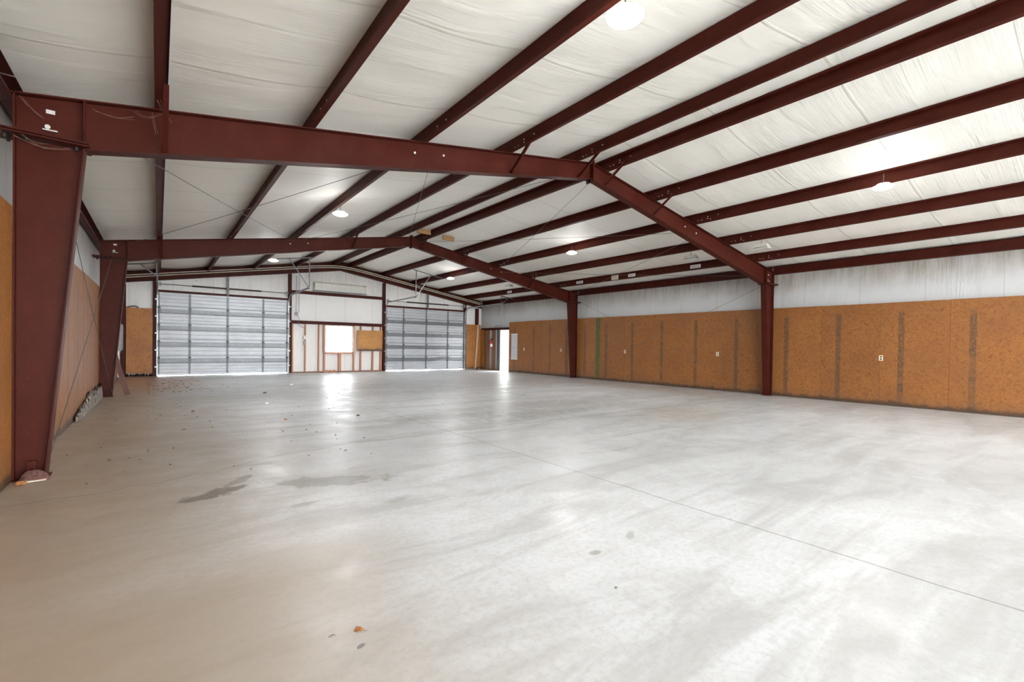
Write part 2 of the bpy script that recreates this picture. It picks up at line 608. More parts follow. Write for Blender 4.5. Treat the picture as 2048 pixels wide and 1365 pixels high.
def thing(name, loc, label, cat, group=None, kind=None):
    o = bpy.data.objects.new(name, None)
    o.empty_display_size = 0.1
    COL.objects.link(o)
    o.location = loc
    return tag(o, label, cat, group, kind)


def copy_tree(o, parent=None):
    c = o.copy()
    COL.objects.link(c)
    c.parent = parent
    for ch in list(o.children):
        copy_tree(ch, c)
    return c


# ================================================================== SETTING
X1 = 7.56
# floor slab
fl = MB().box(-X1, X1, BACK - 0.1, 21.0, -0.12, 0.0).build('floor', 'floor')
tag(fl, 'pale stained concrete floor slab with sawn joints', 'floor', kind='structure')
yard = MB().box(-40, 40, 21.0, 70, -0.3, -0.04).box(X1, 40, -40, 21.0, -0.3, -0.04).box(-40, -X1, -40, 21, -0.3, -0.04).box(-X1, X1, -40, BACK - .1, -0.3, -0.04)
tag(yard.build('ground', 'yard'), 'bright gravel yard outside the openings', 'ground', kind='structure')

# side walls
MB_wl = MB().box(-X1, -7.46, BACK, 20.98, 0, 3.70)
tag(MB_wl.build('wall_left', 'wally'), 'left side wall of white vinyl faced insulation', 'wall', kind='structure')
DY0, DY1, DZ = 18.17, 18.98, 2.06
w = MB()
w.box(7.46, X1, BACK, -8.0, 0, 3.70)
w.box(7.46, X1, -8.0, -6.2, 2.4, 3.70)  # unseen opening below, added behind the camera to let daylight in
w.box(7.46, X1, -6.2, DY0, 0, 3.70)
w.box(7.46, X1, DY1, 20.98, 0, 3.70)
w.box(7.46, X1, DY0, DY1, DZ, 3.70)
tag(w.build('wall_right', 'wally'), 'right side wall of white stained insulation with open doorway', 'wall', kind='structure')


def gable(y0, y1, holes):
    """end wall with rectangular holes [(x0,x1,z0,z1)] sorted by x"""
    w = MB()
    xs = [-X1]
    for h in holes:
        xs += [h[0], h[1]]
    xs.append(X1)

    def col(xa, xb, za, zb=None):
        # split at ridge
        cuts = [xa] + ([0.0] if xa < 0 < xb else []) + [xb]
        for a_, b_ in zip(cuts[:-1], cuts[1:]):
            ta = (ztop(a_) + 0.24) if zb is None else zb
            tb = (ztop(b_) + 0.24) if zb is None else zb
            w.hexa([(a_, y0, za), (b_, y0, za), (b_, y1, za), (a_, y1, za), (a_, y0, ta), (b_, y0, tb), (b_, y1, tb), (a_, y1, ta)])
    for i in range(0, len(xs), 2):
        col(xs[i], xs[i + 1], 0)
    for h in holes:
        col(h[0], h[1], h[3])
        if h[2] > 0:
            col(h[0], h[1], 0, h[2])
    return w


far = gable(20.86, 20.98, [(-6.33, -2.08, 0, 2.99), (-0.60, 0.60, 0.85, 2.04), (2.08, 6.33, 0, 2.98)])
tag(far.build('wall_far', 'wallx'), 'far gable wall of white insulation between two roll doors', 'wall', kind='structure')
back = gable(BACK - 0.1, BACK, [(-6.8, -0.8, 0, 3.2), (0.8, 6.8, 0, 3.2)])  # unseen bays, added open so daylight reaches the room
tag(back.build('wall_back', 'wallx'), 'unseen back gable wall with two bays added for daylight', 'wall', kind='structure')

# ceiling: insulation draped over the purlins
xs = []
sup = [-X1] + [-p for p in reversed(PUR)] + PUR + [X1]
for a_, b_ in zip(sup[:-1], sup[1:]):
    n = 12
    for i in range(n):
        t = i / n
        x = a_ + (b_ - a_) * t
        sag = 0.035 * sin(pi * t) ** 1.0 * (0.35 if a_ * b_ < 0 else 1)
        xs.append((x, ztop(x) + 0.212 - sag))
xs.append((X1, ztop(X1) + 0.212))
ys = [BACK - 0.1 + i * (20.98 - BACK + 0.1) / 160 for i in range(161)]
c_ = MB()
rw = random.Random(3)
nx = len(xs)
for y in ys:
    for i, (x, z) in enumerate(xs):
        dz = 0.010 * sin(y * 4.13 + 0.9 * sin(x * 2)) * (1 if 0 < i < nx - 1 else 0) * (0 if (i % 12) == 0 else 1)
        c_.v.append((x, y, z - abs(dz)))
for j in range(len(ys) - 1):
    for i in range(nx - 1):
        a_ = j * nx + i
        c_.f.append((a_, a_ + nx, a_ + nx + 1, a_ + 1))
# thickness: a flat roof skin above
b0 = len(c_.v)
for y in (ys[0], ys[-1]):
    for x in (-X1, 0, X1):
        c_.v.append((x, y, ztop(x) + 0.32))
c_.f += [(b0, b0 + 1, b0 + 4, b0 + 3), (b0 + 1, b0 + 2, b0 + 5, b0 + 4)]
ce = c_.build('ceiling', 'ceil', smooth=True)
tag(ce, 'cream vinyl insulation draped under the metal roof', 'ceiling', kind='structure')

# ================================================================== STEEL FRAMES
FW = 0.076      # half flange width


def rafter_depth(x):
    return 0.29 + (0.46 - 0.29) * min(1, abs(x) / 6.86)


def knee(frame):
    return 6.862


def make_column(yc, side, label):
    s = side
    xo, xb, xk = A, A - 0.215, A - 0.468
    zk = ztop(xk) - rafter_depth(xk)
    zo = ztop(A)
    t = thing('steel_column', (s * (A - 0.1), yc, 0), label, 'column', 'columns of the two bolted frames', 'thing')
    w = MB().prism_y([(s * (xo - .01), 0.012), (s * (xb + .01), 0.012), (s * (xk + .01), zk), (s * (xo - .01), zk + 0.0)], yc - 0.004, yc + 0.004)
    fixn(w.build('web', 'steel', t))
    # inner flange, tilted
    w = MB().hexa([(s * xb, yc - FW, 0.012), (s * (xb + .012), yc - FW, 0.012), (s * (xb + .012), yc + FW, 0.012), (s * xb, yc + FW, 0.012),
                   (s * xk, yc - FW, zk), (s * (xk + .012), yc - FW, zk), (s * (xk + .012), yc + FW, zk), (s * xk, yc + FW, zk)])
    fixn(w.build('inner_flange', 'steel', t))
    w = MB().box(s * (xo - .012), s * xo, yc - FW, yc + FW, 0.012, zk + 0.02)
    w.build('outer_flange', 'steel', t)
    w = MB().box(s * (xo), s * (xb - .02), yc - FW - .03, yc + FW + .03, 0, 0.012)
    w.build('base_plate', 'steel', t)
    # anchor clip with its bolt
    w = MB().box(s * (xo - .09), s * (xo - .15), yc - .05, yc - .012, .08, .16).box(s * (xo - .135), s * (xo - .15), yc - .075, yc - .05, .012, .12)
    w.build('anchor_clip', 'steel', t)
    # pair of knee plates bolted together, running past the outer flange
    zp = zk + 0.012
    w = MB()
    for dz in (0, 0.022):
        w.hexa([(s * (xk - .03), yc - .14, zp + dz - .006), (s * (xo + .12), yc - .14, zp + dz + .002), (s * (xo + .12), yc + .14, zp + dz + .002), (s * (xk - .03), yc + .14, zp + dz - .006),
                (s * (xk - .03), yc - .14, zp + dz + .008), (s * (xo + .12), yc - .14, zp + dz + .016), (s * (xo + .12), yc + .14, zp + dz + .016), (s * (xk - .03), yc + .14, zp + dz + .008)])
    w.mat('black')
    for xx in (xk + .06, xo - .08, xo + .05):
        for yy in (-.055, .055):
            w.lathe([(.014, 0), (.014, .03), (.008, .034)], (s * xx, yc + yy, zp - .038), 6)
    fixn(w.build('knee_plate', 'steel', t))
    return t


def make_rafter(yc, side, label, purlins_braced):
    s = side
    xk = A - 0.468
    t = thing('steel_rafter', (s * 3.5, yc, ztop(3.5) - .2), label, 'rafter', 'rafters of the two bolted frames')
    zb = lambda x: ztop(x) - rafter_depth(x)
    zk = zb(xk)
    w = MB().prism_y([(s * 0.012, ztop(0)), (s * A, ztop(A)), (s * A, zk + .045), (s * xk, zk + .03), (s * xk, zb(xk)), (s * 0.012, zb(0))], yc - .004, yc + .004)
    w.mat('bolt')
    for px in (3.05, 3.5):
        zz = (ztop(px) * 0.62 + zb(px) * 0.38)
        w.tube([(s * px, yc - .02, zz), (s * px, yc + .02, zz)], .016, 8)
    fixn(w.build('web', 'steel', t))

    def flange(x0, x1, f0, f1, th, name):
        w = MB().hexa([(s * x0, yc - FW, f0 - th), (s * x1, yc - FW, f1 - th), (s * x1, yc + FW, f1 - th), (s * x0, yc + FW, f0 - th),
                       (s * x0, yc - FW, f0), (s * x1, yc - FW, f1), (s * x1, yc + FW, f1), (s * x0, yc + FW, f0)])
        return fixn(w.build(name, 'steel', t))
    flange(0.012, A + .02, ztop(0), ztop(A + .02), .012, 'top_flange')
    flange(0.012, xk - .005, zb(0) + .006, zb(xk) + .006, .012, 'bottom_flange')
    # outer end flange and knee stiffener
    MB().box(s * A, s * (A - .012), yc - FW, yc + FW, zk + .05, ztop(A)).build('end_flange', 'steel', t)
    MB().box(s * (xk + .002), s * (xk + .012), yc - FW, yc + FW, zk + .05, ztop(xk) - .015).build('stiffener', 'steel', t)
    # ridge splice plate with bolts
    w = MB().box(0, s * .013, yc - .09, yc + .09, zb(0) - .055, ztop(0) + .05).mat('black')
    for zz in (zb(0) - .035, ztop(0) + .025):
        for yy in (-.05, .05):
            w.tube([(s * .012, yc + yy, zz), (s * .045, yc + yy, zz)], .013, 6)
    w.build('splice_plate', 'steel', t)
    # flange braces up to the purlins
    for px, dy in purlins_braced:
        zt = ztop(px) + .05
        w = MB().bar((s * px, yc - .02 if dy < 0 else yc + .02, zb(px) + .025), (s * px, yc + dy, zt), .045, .005, (1, 0, 0))
        w.bar((s * (px - .02), yc - .02 if dy < 0 else yc + .02, zb(px) + .025), (s * (px - .02), yc + dy, zt), .005, .045, (1, 0, 0))
        w.build('flange_brace', 'steel', t)
    return t


for yc, nm, bracL, bracR in ((F1, 'nearer', [(6.28, -.55), (1.85, -.5), (.35, -.55)], [(.35, -.55), (1.85, -.55), (3.33, -.02)]),
                             (F2, 'farther', [(6.28, -.45), (1.85, -.45)], [(.35, -.5), (1.85, -.5), (4.82, -.4)])):
    for s, sd in ((-1, 'left'), (1, 'right')):
        make_column(yc, s, f'tapered red-brown steel column of the {nm} frame, standing at the {sd} wall')
        br = bracL if s < 0 else bracR
        make_rafter(yc, s, f'red-brown steel rafter of the {nm} frame, {sd} of the ridge splice', [b_ for b_ in br if abs(b_[1]) > .1])

# ------------------------------------------------------------------ purlins
bays = [(-1.63, F1, 'in the nearest bay'), (F1, F2, 'between the frames'), (F2, 20.70, 'in the far bay')]
rowname = {0: 'next to the ridge', 1: 'second from the ridge', 2: 'third from the ridge', 3: 'fourth from the ridge', 4: 'lowest'}


def make_purlin(side, x, y0, y1, label, offs=0.0):
    s = side
    cs = cos(math.atan(SL))
    H, Wd, th = 0.195, 0.066, 0.004
    ex = Vector((1, 0, -s * SL)).normalized()          # along slope, +x
    ez = Vector((s * SL, 0, 1)).normalized()
    o = Vector((s * x, 0, ztop(x) + 0.004 + offs))
    t = thing('roof_purlin', (s * x, (y0 + y1) / 2, ztop(x)), label, 'purlin', 'roof purlins spanning between the frames')

    def pl(u0, u1, v0, v1, m):
        pts = [o + ex * u + ez * v for u, v in ((u0, v0), (u1, v0), (u1, v1), (u0, v1))]
        m.hexa([(pts[0].x, y0, pts[0].z), (pts[1].x, y0, pts[1].z), (pts[1].x, y1, pts[1].z), (pts[0].x, y1, pts[0].z),
                (pts[3].x, y0, pts[3].z), (pts[2].x, y0, pts[2].z), (pts[2].x, y1, pts[2].z), (pts[3].x, y1, pts[3].z)])
    up = -s       # uphill direction in x
    d0 = offs * 1.2
    m = MB()
    pl(-th / 2 + d0, th / 2 + d0, 0, H, m)
    webm = m
    m = MB()
    pl(*sorted((0, up * Wd)), H - th, H, m)
    pl(*sorted((up * Wd, up * (Wd - th))), H - .022, H - th, m)
    fixn(m.build('top_flange', 'steel', t))
    m = MB()
    pl(*sorted((0, -up * Wd)), 0, th, m)
    pl(*sorted((-up * Wd, -up * (Wd - th))), th, .022, m)
    fixn(m.build('bottom_flange', 'steel', t))
    # bolts through the laps
    m = webm.mat('bolt')
    spots = []
    if y1 < 20 and y1 > 0:
        spots += [(y1 - .62, .1), (y1 - .38, .10), (y1 - .38, .055), (y1 - .16, .05), (y1 - .24, .05), (y1 - .45, .03)]
    if y0 > 0:
        spots += [(y0 + .62, .1), (y0 + .38, .10), (y0 + .38, .055), (y0 + .16, .05), (y0 + .24, .05), (y0 + .45, .03)]
    for yy, v in spots:
        p = o + ez * v
        q = p - ex * 0.012
        m.tube([(p.x + .006, yy, p.z), (q.x, yy, q.z)], .009, 6)
    fixn(m.build('web', 'steel', t))
    return t


for bi, (y0, y1, bn) in enumerate(bays):
    for s, sd in ((-1, 'left'), (1, 'right')):
        for ri, x in enumerate(PUR):
            ya = y0 + 0.0015
            yb = y1 - 0.0015
            make_purlin(s, x, ya, yb, f'red-brown purlin on the {sd} slope {bn}, {rowname[ri]}')
        # eave strut
        t = thing('eave_strut', (s * A, (y0 + y1) / 2, 3.4), f'dark red-brown eave strut along the top of the {sd} wall {bn}', 'eave strut', 'eave struts')
        xo = A + .10
        m = MB().box(s * (xo - .004), s * xo, y0 + .02, y1 - .02, 3.365, 3.60)
        m.build('web', 'steel', t)
        m = MB().box(s * (A + .0), s * (xo - .004), y0 + .02, y1 - .02, 3.361, 3.367).box(s * (A + .0), s * (A + .005), y0 + .02, y1 - .02, 3.367, 3.39)
        m.build('bottom_flange', 'steel', t)
        m = MB().box(s * (A + .0), s * (xo - .004), y0 + .02, y1 - .02, 3.585, 3.59)
        m.build('top_flange', 'steel', t)

# ------------------------------------------------------------------ end wall framing
for s, sd in ((-1, 'left'), (1, 'right')):
    t = thing('end_wall_rafter', (s * 3.5, 20.66, ztop(3.5) - .2), f'red-brown end wall rafter following the {sd} roof slope above the roll door', 'rafter', 'end wall rafters')
    for nm, (d0, d1, ya, yb) in dict(web=(.0, .215, 20.64, 20.648), top_flange=(0, .008, 20.56, 20.76), bottom_flange=(.207, .215, 20.56, 20.76)).items():
        m = MB().hexa([(0, ya, ztop(0) - d1), (s * A, ya, ztop(A) - d1), (s * A, yb, ztop(A) - d1), (0, yb, ztop(0) - d1),
                       (0, ya, ztop(0) - d0), (s * A, ya, ztop(A) - d0), (s * A, yb, ztop(A) - d0), (0, yb, ztop(0) - d0)])
        fixn(m.build(nm, 'steel', t))
    m = MB().hexa([(0, 20.705, ztop(0) + .002), (s * A, 20.705, ztop(A) + .002), (s * A, 20.72, ztop(A) + .002), (0, 20.72, ztop(0) + .002),
                   (0, 20.705, ztop(0) + .2), (s * A, 20.705, ztop(A) + .2), (s * A, 20.72, ztop(A) + .2), (0, 20.72, ztop(0) + .2)])
    fixn(m.build('rake_closure', 'steel', t))  # closure strip, added to give the dark shadow line above the rafter
    # clips joining purlins to the rafter
    for x in PUR:
        MB().bar((s * x, 20.52, ztop(x) - .02), (s * (x + .02), 20.63, ztop(x) - .16), .03, .006, (1, 0, 0)).build('clip', 'steel', t)


def post(x0, x1, label, z1=None, y0=20.70, y1=20.855):
    z1 = z1 or ztop(max(abs(x0), abs(x1))) - .218
    m = MB().box(x0, x1, y0, y0 + .006, 0, z1).box(x0, x0 + .006, y0, y1, 0, z1).box(x1 - .006, x1, y0, y1, 0, z1)
    o = m.build('end_wall_post', 'steel', origin=((x0 + x1) / 2, y0, 0))
    return tag(o, label, 'post', 'end wall posts')


post(-6.46, -6.335, 'dark red-brown post beside the left edge of the wide left roll door')
post(-2.07, -1.955, 'red-brown post between the left roll door and the bare stud wall')
post(1.955, 2.06, 'red-brown post between the stud wall and the right roll door')
post(6.335, 6.43, 'red-brown post beside the right edge of the right roll door')
post(-7.32, -7.20, 'dark corner post in the far left corner', 3.2)
post(7.06, 7.20, 'red-brown corner post in the far right corner with bracket on top', 3.2)


def channel(x0, x1, z0, z1, name, label, cat='girt', y0=20.70, y1=20.855, grp='end wall girts and headers'):
    m = MB().box(x0, x1, y0, y0 + .005, z0, z1).box(x0, x1, y0, y1, z1 - .006, z1).box(x0, x1, y0, y1, z0, z0 + .006)
    o = m.build(name, 'steel', origin=((x0 + x1) / 2, y0, z0))
    return tag(o, label, cat, grp)


channel(-1.955, 1.955, 3.30, 3.42, 'wall_girt', 'red-brown girt across the gable just under the long beige rack')
channel(-1.955, 1.955, 2.05, 2.18, 'wall_girt', 'red-brown girt above the window and the bare studs')
channel(-6.335, -2.07, 2.985, 3.065, 'door_header', 'thin red-brown header over the left roll door', 'header')
channel(2.06, 6.335, 2.975, 3.06, 'door_header', 'thin red-brown header over the right roll door', 'header')
# header on the right wall over the doorway
m = MB().box(7.33, 7.45, 18.165, 20.66, 2.06, 2.07).box(7.33, 7.338, 18.165, 20.66, 2.06, 2.17).box(7.33, 7.45, 18.165, 20.66, 2.165, 2.17)
tag(m.build('door_header', 'steel', origin=(7.4, 19.4, 2.1)), 'dark red-brown header over the open doorway on the right wall', 'header', 'end wall girts and headers')

# ================================================================== OVERHEAD DOORS
JZ = [0.012, 0.47, 1.06, 1.65, 2.25, 2.975]


def overhead_door(idx, x0, x1, stiles, label, dent=None):
    t = thing(f'door_{idx}', ((x0 + x1) / 2, 20.75, 0), label, 'overhead door', kind='structure')
    N = 72
    for i in range(5):
        za, zb = JZ[i] + .004, JZ[i + 1] - .004 + (.06 if i == 4 else 0)
        m = MB()
        # ribbed profile going up, swept along x
        prof = []
        nrib = max(4, int(round((zb - za) / 0.13)))
        for r in range(nrib):
            a0 = za + (zb - za) * r / nrib
            h = (zb - za) / nrib
            prof += [(0, a0), (0, a0 + h * .72), (.022, a0 + h * .76), (.022, a0 + h * .94)]
        prof.append((0, zb))
        nb = len(m.v)
        for q in range(N + 1):
            x = x0 + (x1 - x0) * q / N
            tt = q / N
            for (d, z) in prof:
                zz = z
                yy = 20.736 + d
                if i == 0 and z <= za + 1e-6:
                    zz += 0.002 + 0.012 * (0.5 + 0.5 * sin(tt * 23 + idx)) * (1 if sin(tt * 9 + idx * 2) > -.2 else 0) + (.016 if (tt > .55 and tt < .93) == (idx == 1) else 0)
                if dent:
                    cx_, cz_, amp, wid = dent
                    g = math.exp(-((x - cx_) / wid) ** 2 - ((z - cz_) / .25) ** 2)
                    yy -= amp * g
                    zz += amp * .35 * g * sin(x * 9)
                m.v.append((x, yy, zz))
        P = len(prof)
        for q in range(N):
            for r in range(P - 1):
                a_ = nb + q * P + r
                m.f.append((a_, a_ + P, a_ + P + 1, a_ + 1))
        # back sheet so the section has thickness
        m.box(x0 - (.035 if i == 4 else .03), x1 + .03, 20.762 + .001 * (i % 2), 20.775, za + (.05 if i == 0 else -.012), zb)
        sec = m.build('door_section', MT['doorsheet'], t)
        # reinforcing strut at the foot of each upper section
    for i in range(1, 5):
        z = JZ[i]
        m = MB()
        segs = 24
        for (a_, b_, yo, hh) in ((-.035, .0, .030, 0), ):
            pts = []
            for q in range(segs + 1):
                x = x0 + .02 + (x1 - x0 - .04) * q / segs
                dz = 0
                dy = 0
                if dent and i in (1, 2):
                    g = math.exp(-((x - dent[0]) / dent[3]) ** 2)
                    dz = (.05 if i == 1 else .015) * g * sin((x - dent[0]) * 2.4 + 1.2)
                pts.append((x, 20.712 + dy, z + dz))
            for q in range(segs):
                p_, q_ = Vector(pts[q]), Vector(pts[q + 1])
                u_ = Vector((0, 0, 1))
                m.bar(p_ + u_ * .075, q_ + u_ * .075, .044, .13)
            m.mat('darkgalv')
            for q in range(segs):
                p_, q_ = Vector(pts[q]), Vector(pts[q + 1])
                m.bar(p_ - u_ * .002, q_ - u_ * .002, .056, .020)
        m.build('strut', 'galvdoor', t)
        m = MB().box(x0 + .02, x1 - .02, 20.716, 20.734, z + .235, z + .255)
        m.build('rail', 'galvdoor', t)
    for sx in [x0 + .03] + stiles + [x1 - .03]:
        w_ = .062 if sx in stiles else .045
        MB().box(sx - w_ / 2, sx + w_ / 2, 20.716, 20.734, JZ[0] + .05, JZ[5] - .01).build('stile', 'galvstile', t)
        for i in range(1, 5):
            m = MB().box(sx - .038, sx + .038, 20.668, 20.690, JZ[i] - .03, JZ[i] + .17)
            m.tube([(sx - .045, 20.676, JZ[i] + .19), (sx + .045, 20.676, JZ[i] + .19)], .022, 8)
            m.build('hinge', 'darkgalv', t)
    # tracks: vertical, curve, horizontal
    for sx, sg in ((x0 - .03, -1), (x1 + .03, 1)):
        zc, rc = 2.80, 0.38
        pts = [(sx, 20.66, 0.0), (sx, 20.66, zc)]
        for a_ in range(1, 9):
            an = a_ / 8 * pi / 2
            pts.append((sx, 20.66 - rc * (1 - cos(an)), zc + rc * sin(an)))
        pts.append((sx, 17.5, zc + rc + .03))
        m = MB()
        for p, q in zip(pts[:-1], pts[1:]):
            up = (0, 1, 0) if q[2] - p[2] > abs(q[1] - p[1]) else (0, 0, 1)
            m.bar(p, q, .006, .055, up)
            d = Vector(q) - Vector(p)
            m.bar((p[0] - sg * .018, p[1] + (.024 if up[1] else 0), p[2] + (.024 if up[2] else 0)), (q[0] - sg * .018, q[1] + (.024 if up[1] else 0), q[2] + (.024 if up[2] else 0)), .036, .005, up)
        m.build('track', 'galv', t)
        for zz in (.3, .9, 1.5, 2.1, 2.7):
            MB().box(sx - .02 * sg, sx + .05 * sg, 20.66, 20.70, zz, zz + .05).build('track_bracket', 'galv', t)
        # hanger: drop angle, diagonal and a top angle screwed to the purlins
        zt = ztop(sx) - .005
        zl = zc + rc + .0
        inner = -1 if sx < 0 else 1
        far_ = .72 if abs(sx) > 4 else 1.2
        bk = -.15 if abs(sx) < 4 else 0.0
        far_ = min(far_, 7.40 - abs(sx) if abs(sx) > 4 else far_)
        zz = lambda x: ztop(x) - .02
        m = MB().bar((sx, 17.52, zl - .02), (sx, 17.52, zz(sx)), .038, .005, (0, 1, 0)).bar((sx + .017, 17.535, zl - .02), (sx + .017, 17.535, zz(sx)), .005, .038, (0, 1, 0))
        m.bar((sx + inner * bk, 17.50, zz(abs(sx) + bk)), (sx + inner * far_, 17.50, zz(abs(sx) + far_)), .005, .04)
        m.bar((sx, 17.50, zl), (sx + inner * far_ * .55, 17.50, zz(abs(sx) + far_ * .55)), .005, .035)
        m.build('track_hanger', 'darkgalv', t)
    # torsion shaft, springs, centre support, drums
    zs = 3.265
    m = MB().tube([(x0 + .02, 20.62, zs), (x1 - .02, 20.62, zs)], .013, 8)
    m.build('torsion_shaft', 'darkgalv', t)
    mx = (x0 + x1) / 2
    for a_, b_ in ((mx - 1.13, mx - .04), (mx + .04, mx + 1.12)):
        m = MB()
        n = 46
        pts = []
        m.tube([(a_, 20.62, zs), (b_, 20.62, zs)], .026, 12)
        for q in range(n):
            xx = a_ + (b_ - a_) * q / n
            m.tube([(xx, 20.62, zs), (xx + (b_ - a_) / n * .55, 20.62, zs)], .031, 10)
        m.build('torsion_spring', 'springm', t)
    m = MB().box(mx - .035, mx + .035, 20.66, 20.69, 3.0, ztop(mx) - .22).box(mx - .05, mx + .05, 20.60, 20.66, zs - .05, zs + .05)
    m.build('centre_support', 'darkgalv', t)
    for sx in (x0 + .06, x1 - .06):
        m = MB().tube([(sx - .035, 20.62, zs), (sx + .035, 20.62, zs)], .055, 14)
        m.box(sx - .01, sx + .01, 20.60, 20.70, zs - .09, zs + .07)
        m.build('cable_drum', 'galv', t)
    return t


# door sheet: galvanised white-grey panels
m, nt, b = new_mat('door_sheet')
k = NT(nt)
co = k.coords()
g = k.noise(k.mapping(co, (1, 1, 3)), 1.4, 4, 0.6)
c = k.mix(k.step(g, 0.3, 0.7), (0.42, 0.435, 0.465), (0.51, 0.525, 0.55))
k.link(c, b.inputs['Base Color'])
b.inputs['Roughness'].default_value = 0.42
b.inputs['Metallic'].default_value = 0.25
MT['doorsheet'] = m
MT['galvdoor'] = simple('door_strut_steel', (0.17, 0.18, 0.19), 0.4, 0.5, 0.12, 10)
MT['galvstile'] = simple('door_stile_steel', (0.17, 0.18, 0.19), 0.45, 0.4, 0.12, 10)

overhead_door(1, -6.325, -2.085, [-5.39, -4.20, -2.99], 'wide grey sectional roll-up door in the left part of the far wall', None)
overhead_door(2, 2.085, 6.325, [2.97, 4.16, 5.36], 'pale grey sectional roll-up door, dented low down, beside the leaning plank', (5.0, .40, .014, .7))

# ================================================================== WINDOW
t = thing('window_1', (0, 20.84, 0.85), 'overexposed two-pane window in the bare stud wall', 'window', kind='structure')
m = MB()
x0, x1, z0, z1 = -.60, .60, .85, 2.04
m.box(x0, x1, 20.80, 20.90, z0, z0 + .035).box(x0, x1, 20.80, 20.90, z1 - .035, z1).box(x0, x0 + .035, 20.80, 20.90, z0, z1).box(x1 - .035, x1, 20.80, 20.90, z0, z1)
m.build('window_frame', 'white', t)
MB().box(-.018, .018, 20.83, 20.88, z0 + .035, z1 - .035).build('window_mullion', 'white', t)
for a_, b_ in ((x0 + .035, -.018), (.018, x1 - .035)):
    MB().box(a_, b_, 20.850, 20.854, z0 + .035, z1 - .035).build('pane', 'glass', t)

# ================================================================== STUD WALL under the girt
SY0, SY1 = 20.73, 20.85


def stud(x, z0, z1, label, w_=.04, mat='stud'):
    o = MB().box(x - w_ / 2, x + w_ / 2, SY0, SY1, z0, z1).build('wall_stud', mat, origin=(x, SY0, z0))
    return tag(o, label, 'stud', 'studs of the bare wall between the roll doors')


stud(-1.90, .045, 2.045, 'stud directly beside the post of the left roll door', .05)
stud(-1.40, .045, 2.045, 'stud carrying the small white box, between roll door and window')
stud(-.86, .045, 2.045, 'lone orange stud just before the window')
stud(-.63, .045, .80, 'short stud under the near corner of the window sill', .06)
stud(-.65, .85, 2.045, 'pinkish stud running up the near side of the window', .07)
stud(.02, .045, .80, 'wide short stud under the middle of the window sill', .11)
stud(.635, .045, 2.045, 'stud running along the far side of the window', .05)
stud(.95, .045, 2.045, 'stud at the window side of the small strand board panel', .05)
stud(1.50, .045, 2.045, 'middle stud behind the small strand board panel', .06)
stud(1.88, .045, 2.045, 'stud beside the post of the right roll door', .07)
o = MB().box(-1.95, 1.95, SY0, SY1, 0, .045).build('bottom_plate', 'studdark', origin=(0, SY0, 0))
tag(o, 'dark timber bottom plate lying on the floor under the studs', 'timber plate')
o = MB().box(-.66, .66, SY0 - .01, SY1, .80, .85).build('window_sill_timber', 'stud', origin=(0, SY0, .8))
tag(o, 'horizontal timber sill under the bright window', 'sill')
o = MB().box(.765, 1.935, SY0 - .02, SY0 - .004, .925, 1.86).build('wall_board', 'osblight', origin=(.765, SY0 - .02, .925))
tag(o, 'small bright orange strand board panel screwed to the studs right of the window', 'board')
o = MB().box(-.60, .60, SY0 - .008, SY0 + .0, .47, .55).box(-.6, -.3, SY0 - .01, SY0, .046, .16)
# insulation fluff spilling at the foot of the sill
m = MB()
rr = random.Random(5)
for i in range(9):
    cx_, cy_ = -.42 + rr.uniform(-.22, .22), 20.66 + rr.uniform(-.05, .06)
    r = rr.uniform(.05, .09)
    m.lathe([(r, 0), (r * 1.1, r * .4), (r * .7, r * .9), (r * .2, r * 1.15)], (cx_, cy_, 0), 9)
tag(m.build('rubbish_heap', 'stud', origin=(-.42, 20.66, 0)), 'small reddish heap of crumbled wood on the floor under the window', 'heap')

# electrical on the stud wall
t = thing('junction_box', (-1.40, 20.70, 1.40), 'small white electrical box on a bare stud', 'electrical box')
MB().box(-1.50, -1.38, 20.67, 20.728, 1.40, 1.56).build('box', 'white', t)
MB().box(-1.49, -1.39, 20.66, 20.672, 1.41, 1.55).build('cover', 'white', t)
MB().box(-1.49, -1.42, 20.69, 20.728, 1.16, 1.34).build('lower_box', 'grey', t)
for i, xx in enumerate((-1.79, -1.68)):
    o = MB().tube([(xx, 20.67, 4.02), (xx, 20.67, 2.52)], .013, 8).build('conduit_pipe', 'galv', origin=(xx, 20.67, 2.52))
    tag(o, ('thin vertical conduit dropping from the gable rafter, the one nearer the left roll door', 'thin vertical conduit dropping from the gable rafter, the one nearer the window')[i], 'conduit', 'vertical conduits on the gable')
t = thing('conduit_box', (-1.78, 20.68, 2.4), 'grey junction box hanging at the foot of the two thin conduits', 'electrical box')
MB().box(-1.84, -1.72, 20.64, 20.70, 2.38, 2.52).build('box', 'grey', t)
MB().tube([(-1.73, 20.65, 2.40), (-1.70, 20.66, 2.28), (-1.66, 20.67, 2.2), (-1.69, 20.68, 2.02), (-1.6, 20.69, 1.92), (-1.45, 20.69, 1.88), (-1.42, 20.69, 1.6)], .009, 6).build('loose_cable', 'cable', t)

# ------------------------------------------------------------------ long beige rack high on the gable
t = thing('wall_rack', (0, 20.6, 3.5), 'long beige metal rack frame mounted high on the far gable', 'rack')
MB().box(-1.13, 1.10, 20.52, 20.55, 3.80, 3.845).build('top_rail', 'beige', t)
MB().box(-1.16, 1.08, 20.50, 20.53, 3.44, 3.475).build('bottom_rail', 'darkgalv', t)
MB().box(-1.08, 1.06, 20.60, 20.605, 3.475, 3.79).build('back_panel', 'frost', t)
for xx in (-1.08, 1.06):
    MB().bar((xx, 20.54, 3.80), (xx, 20.62, 3.46), .02, .012, (0, 1, 0)).box(xx - .02, xx + .02, 20.54, 20.84, 3.79, 3.81).build('end_bracket', 'beige', t)

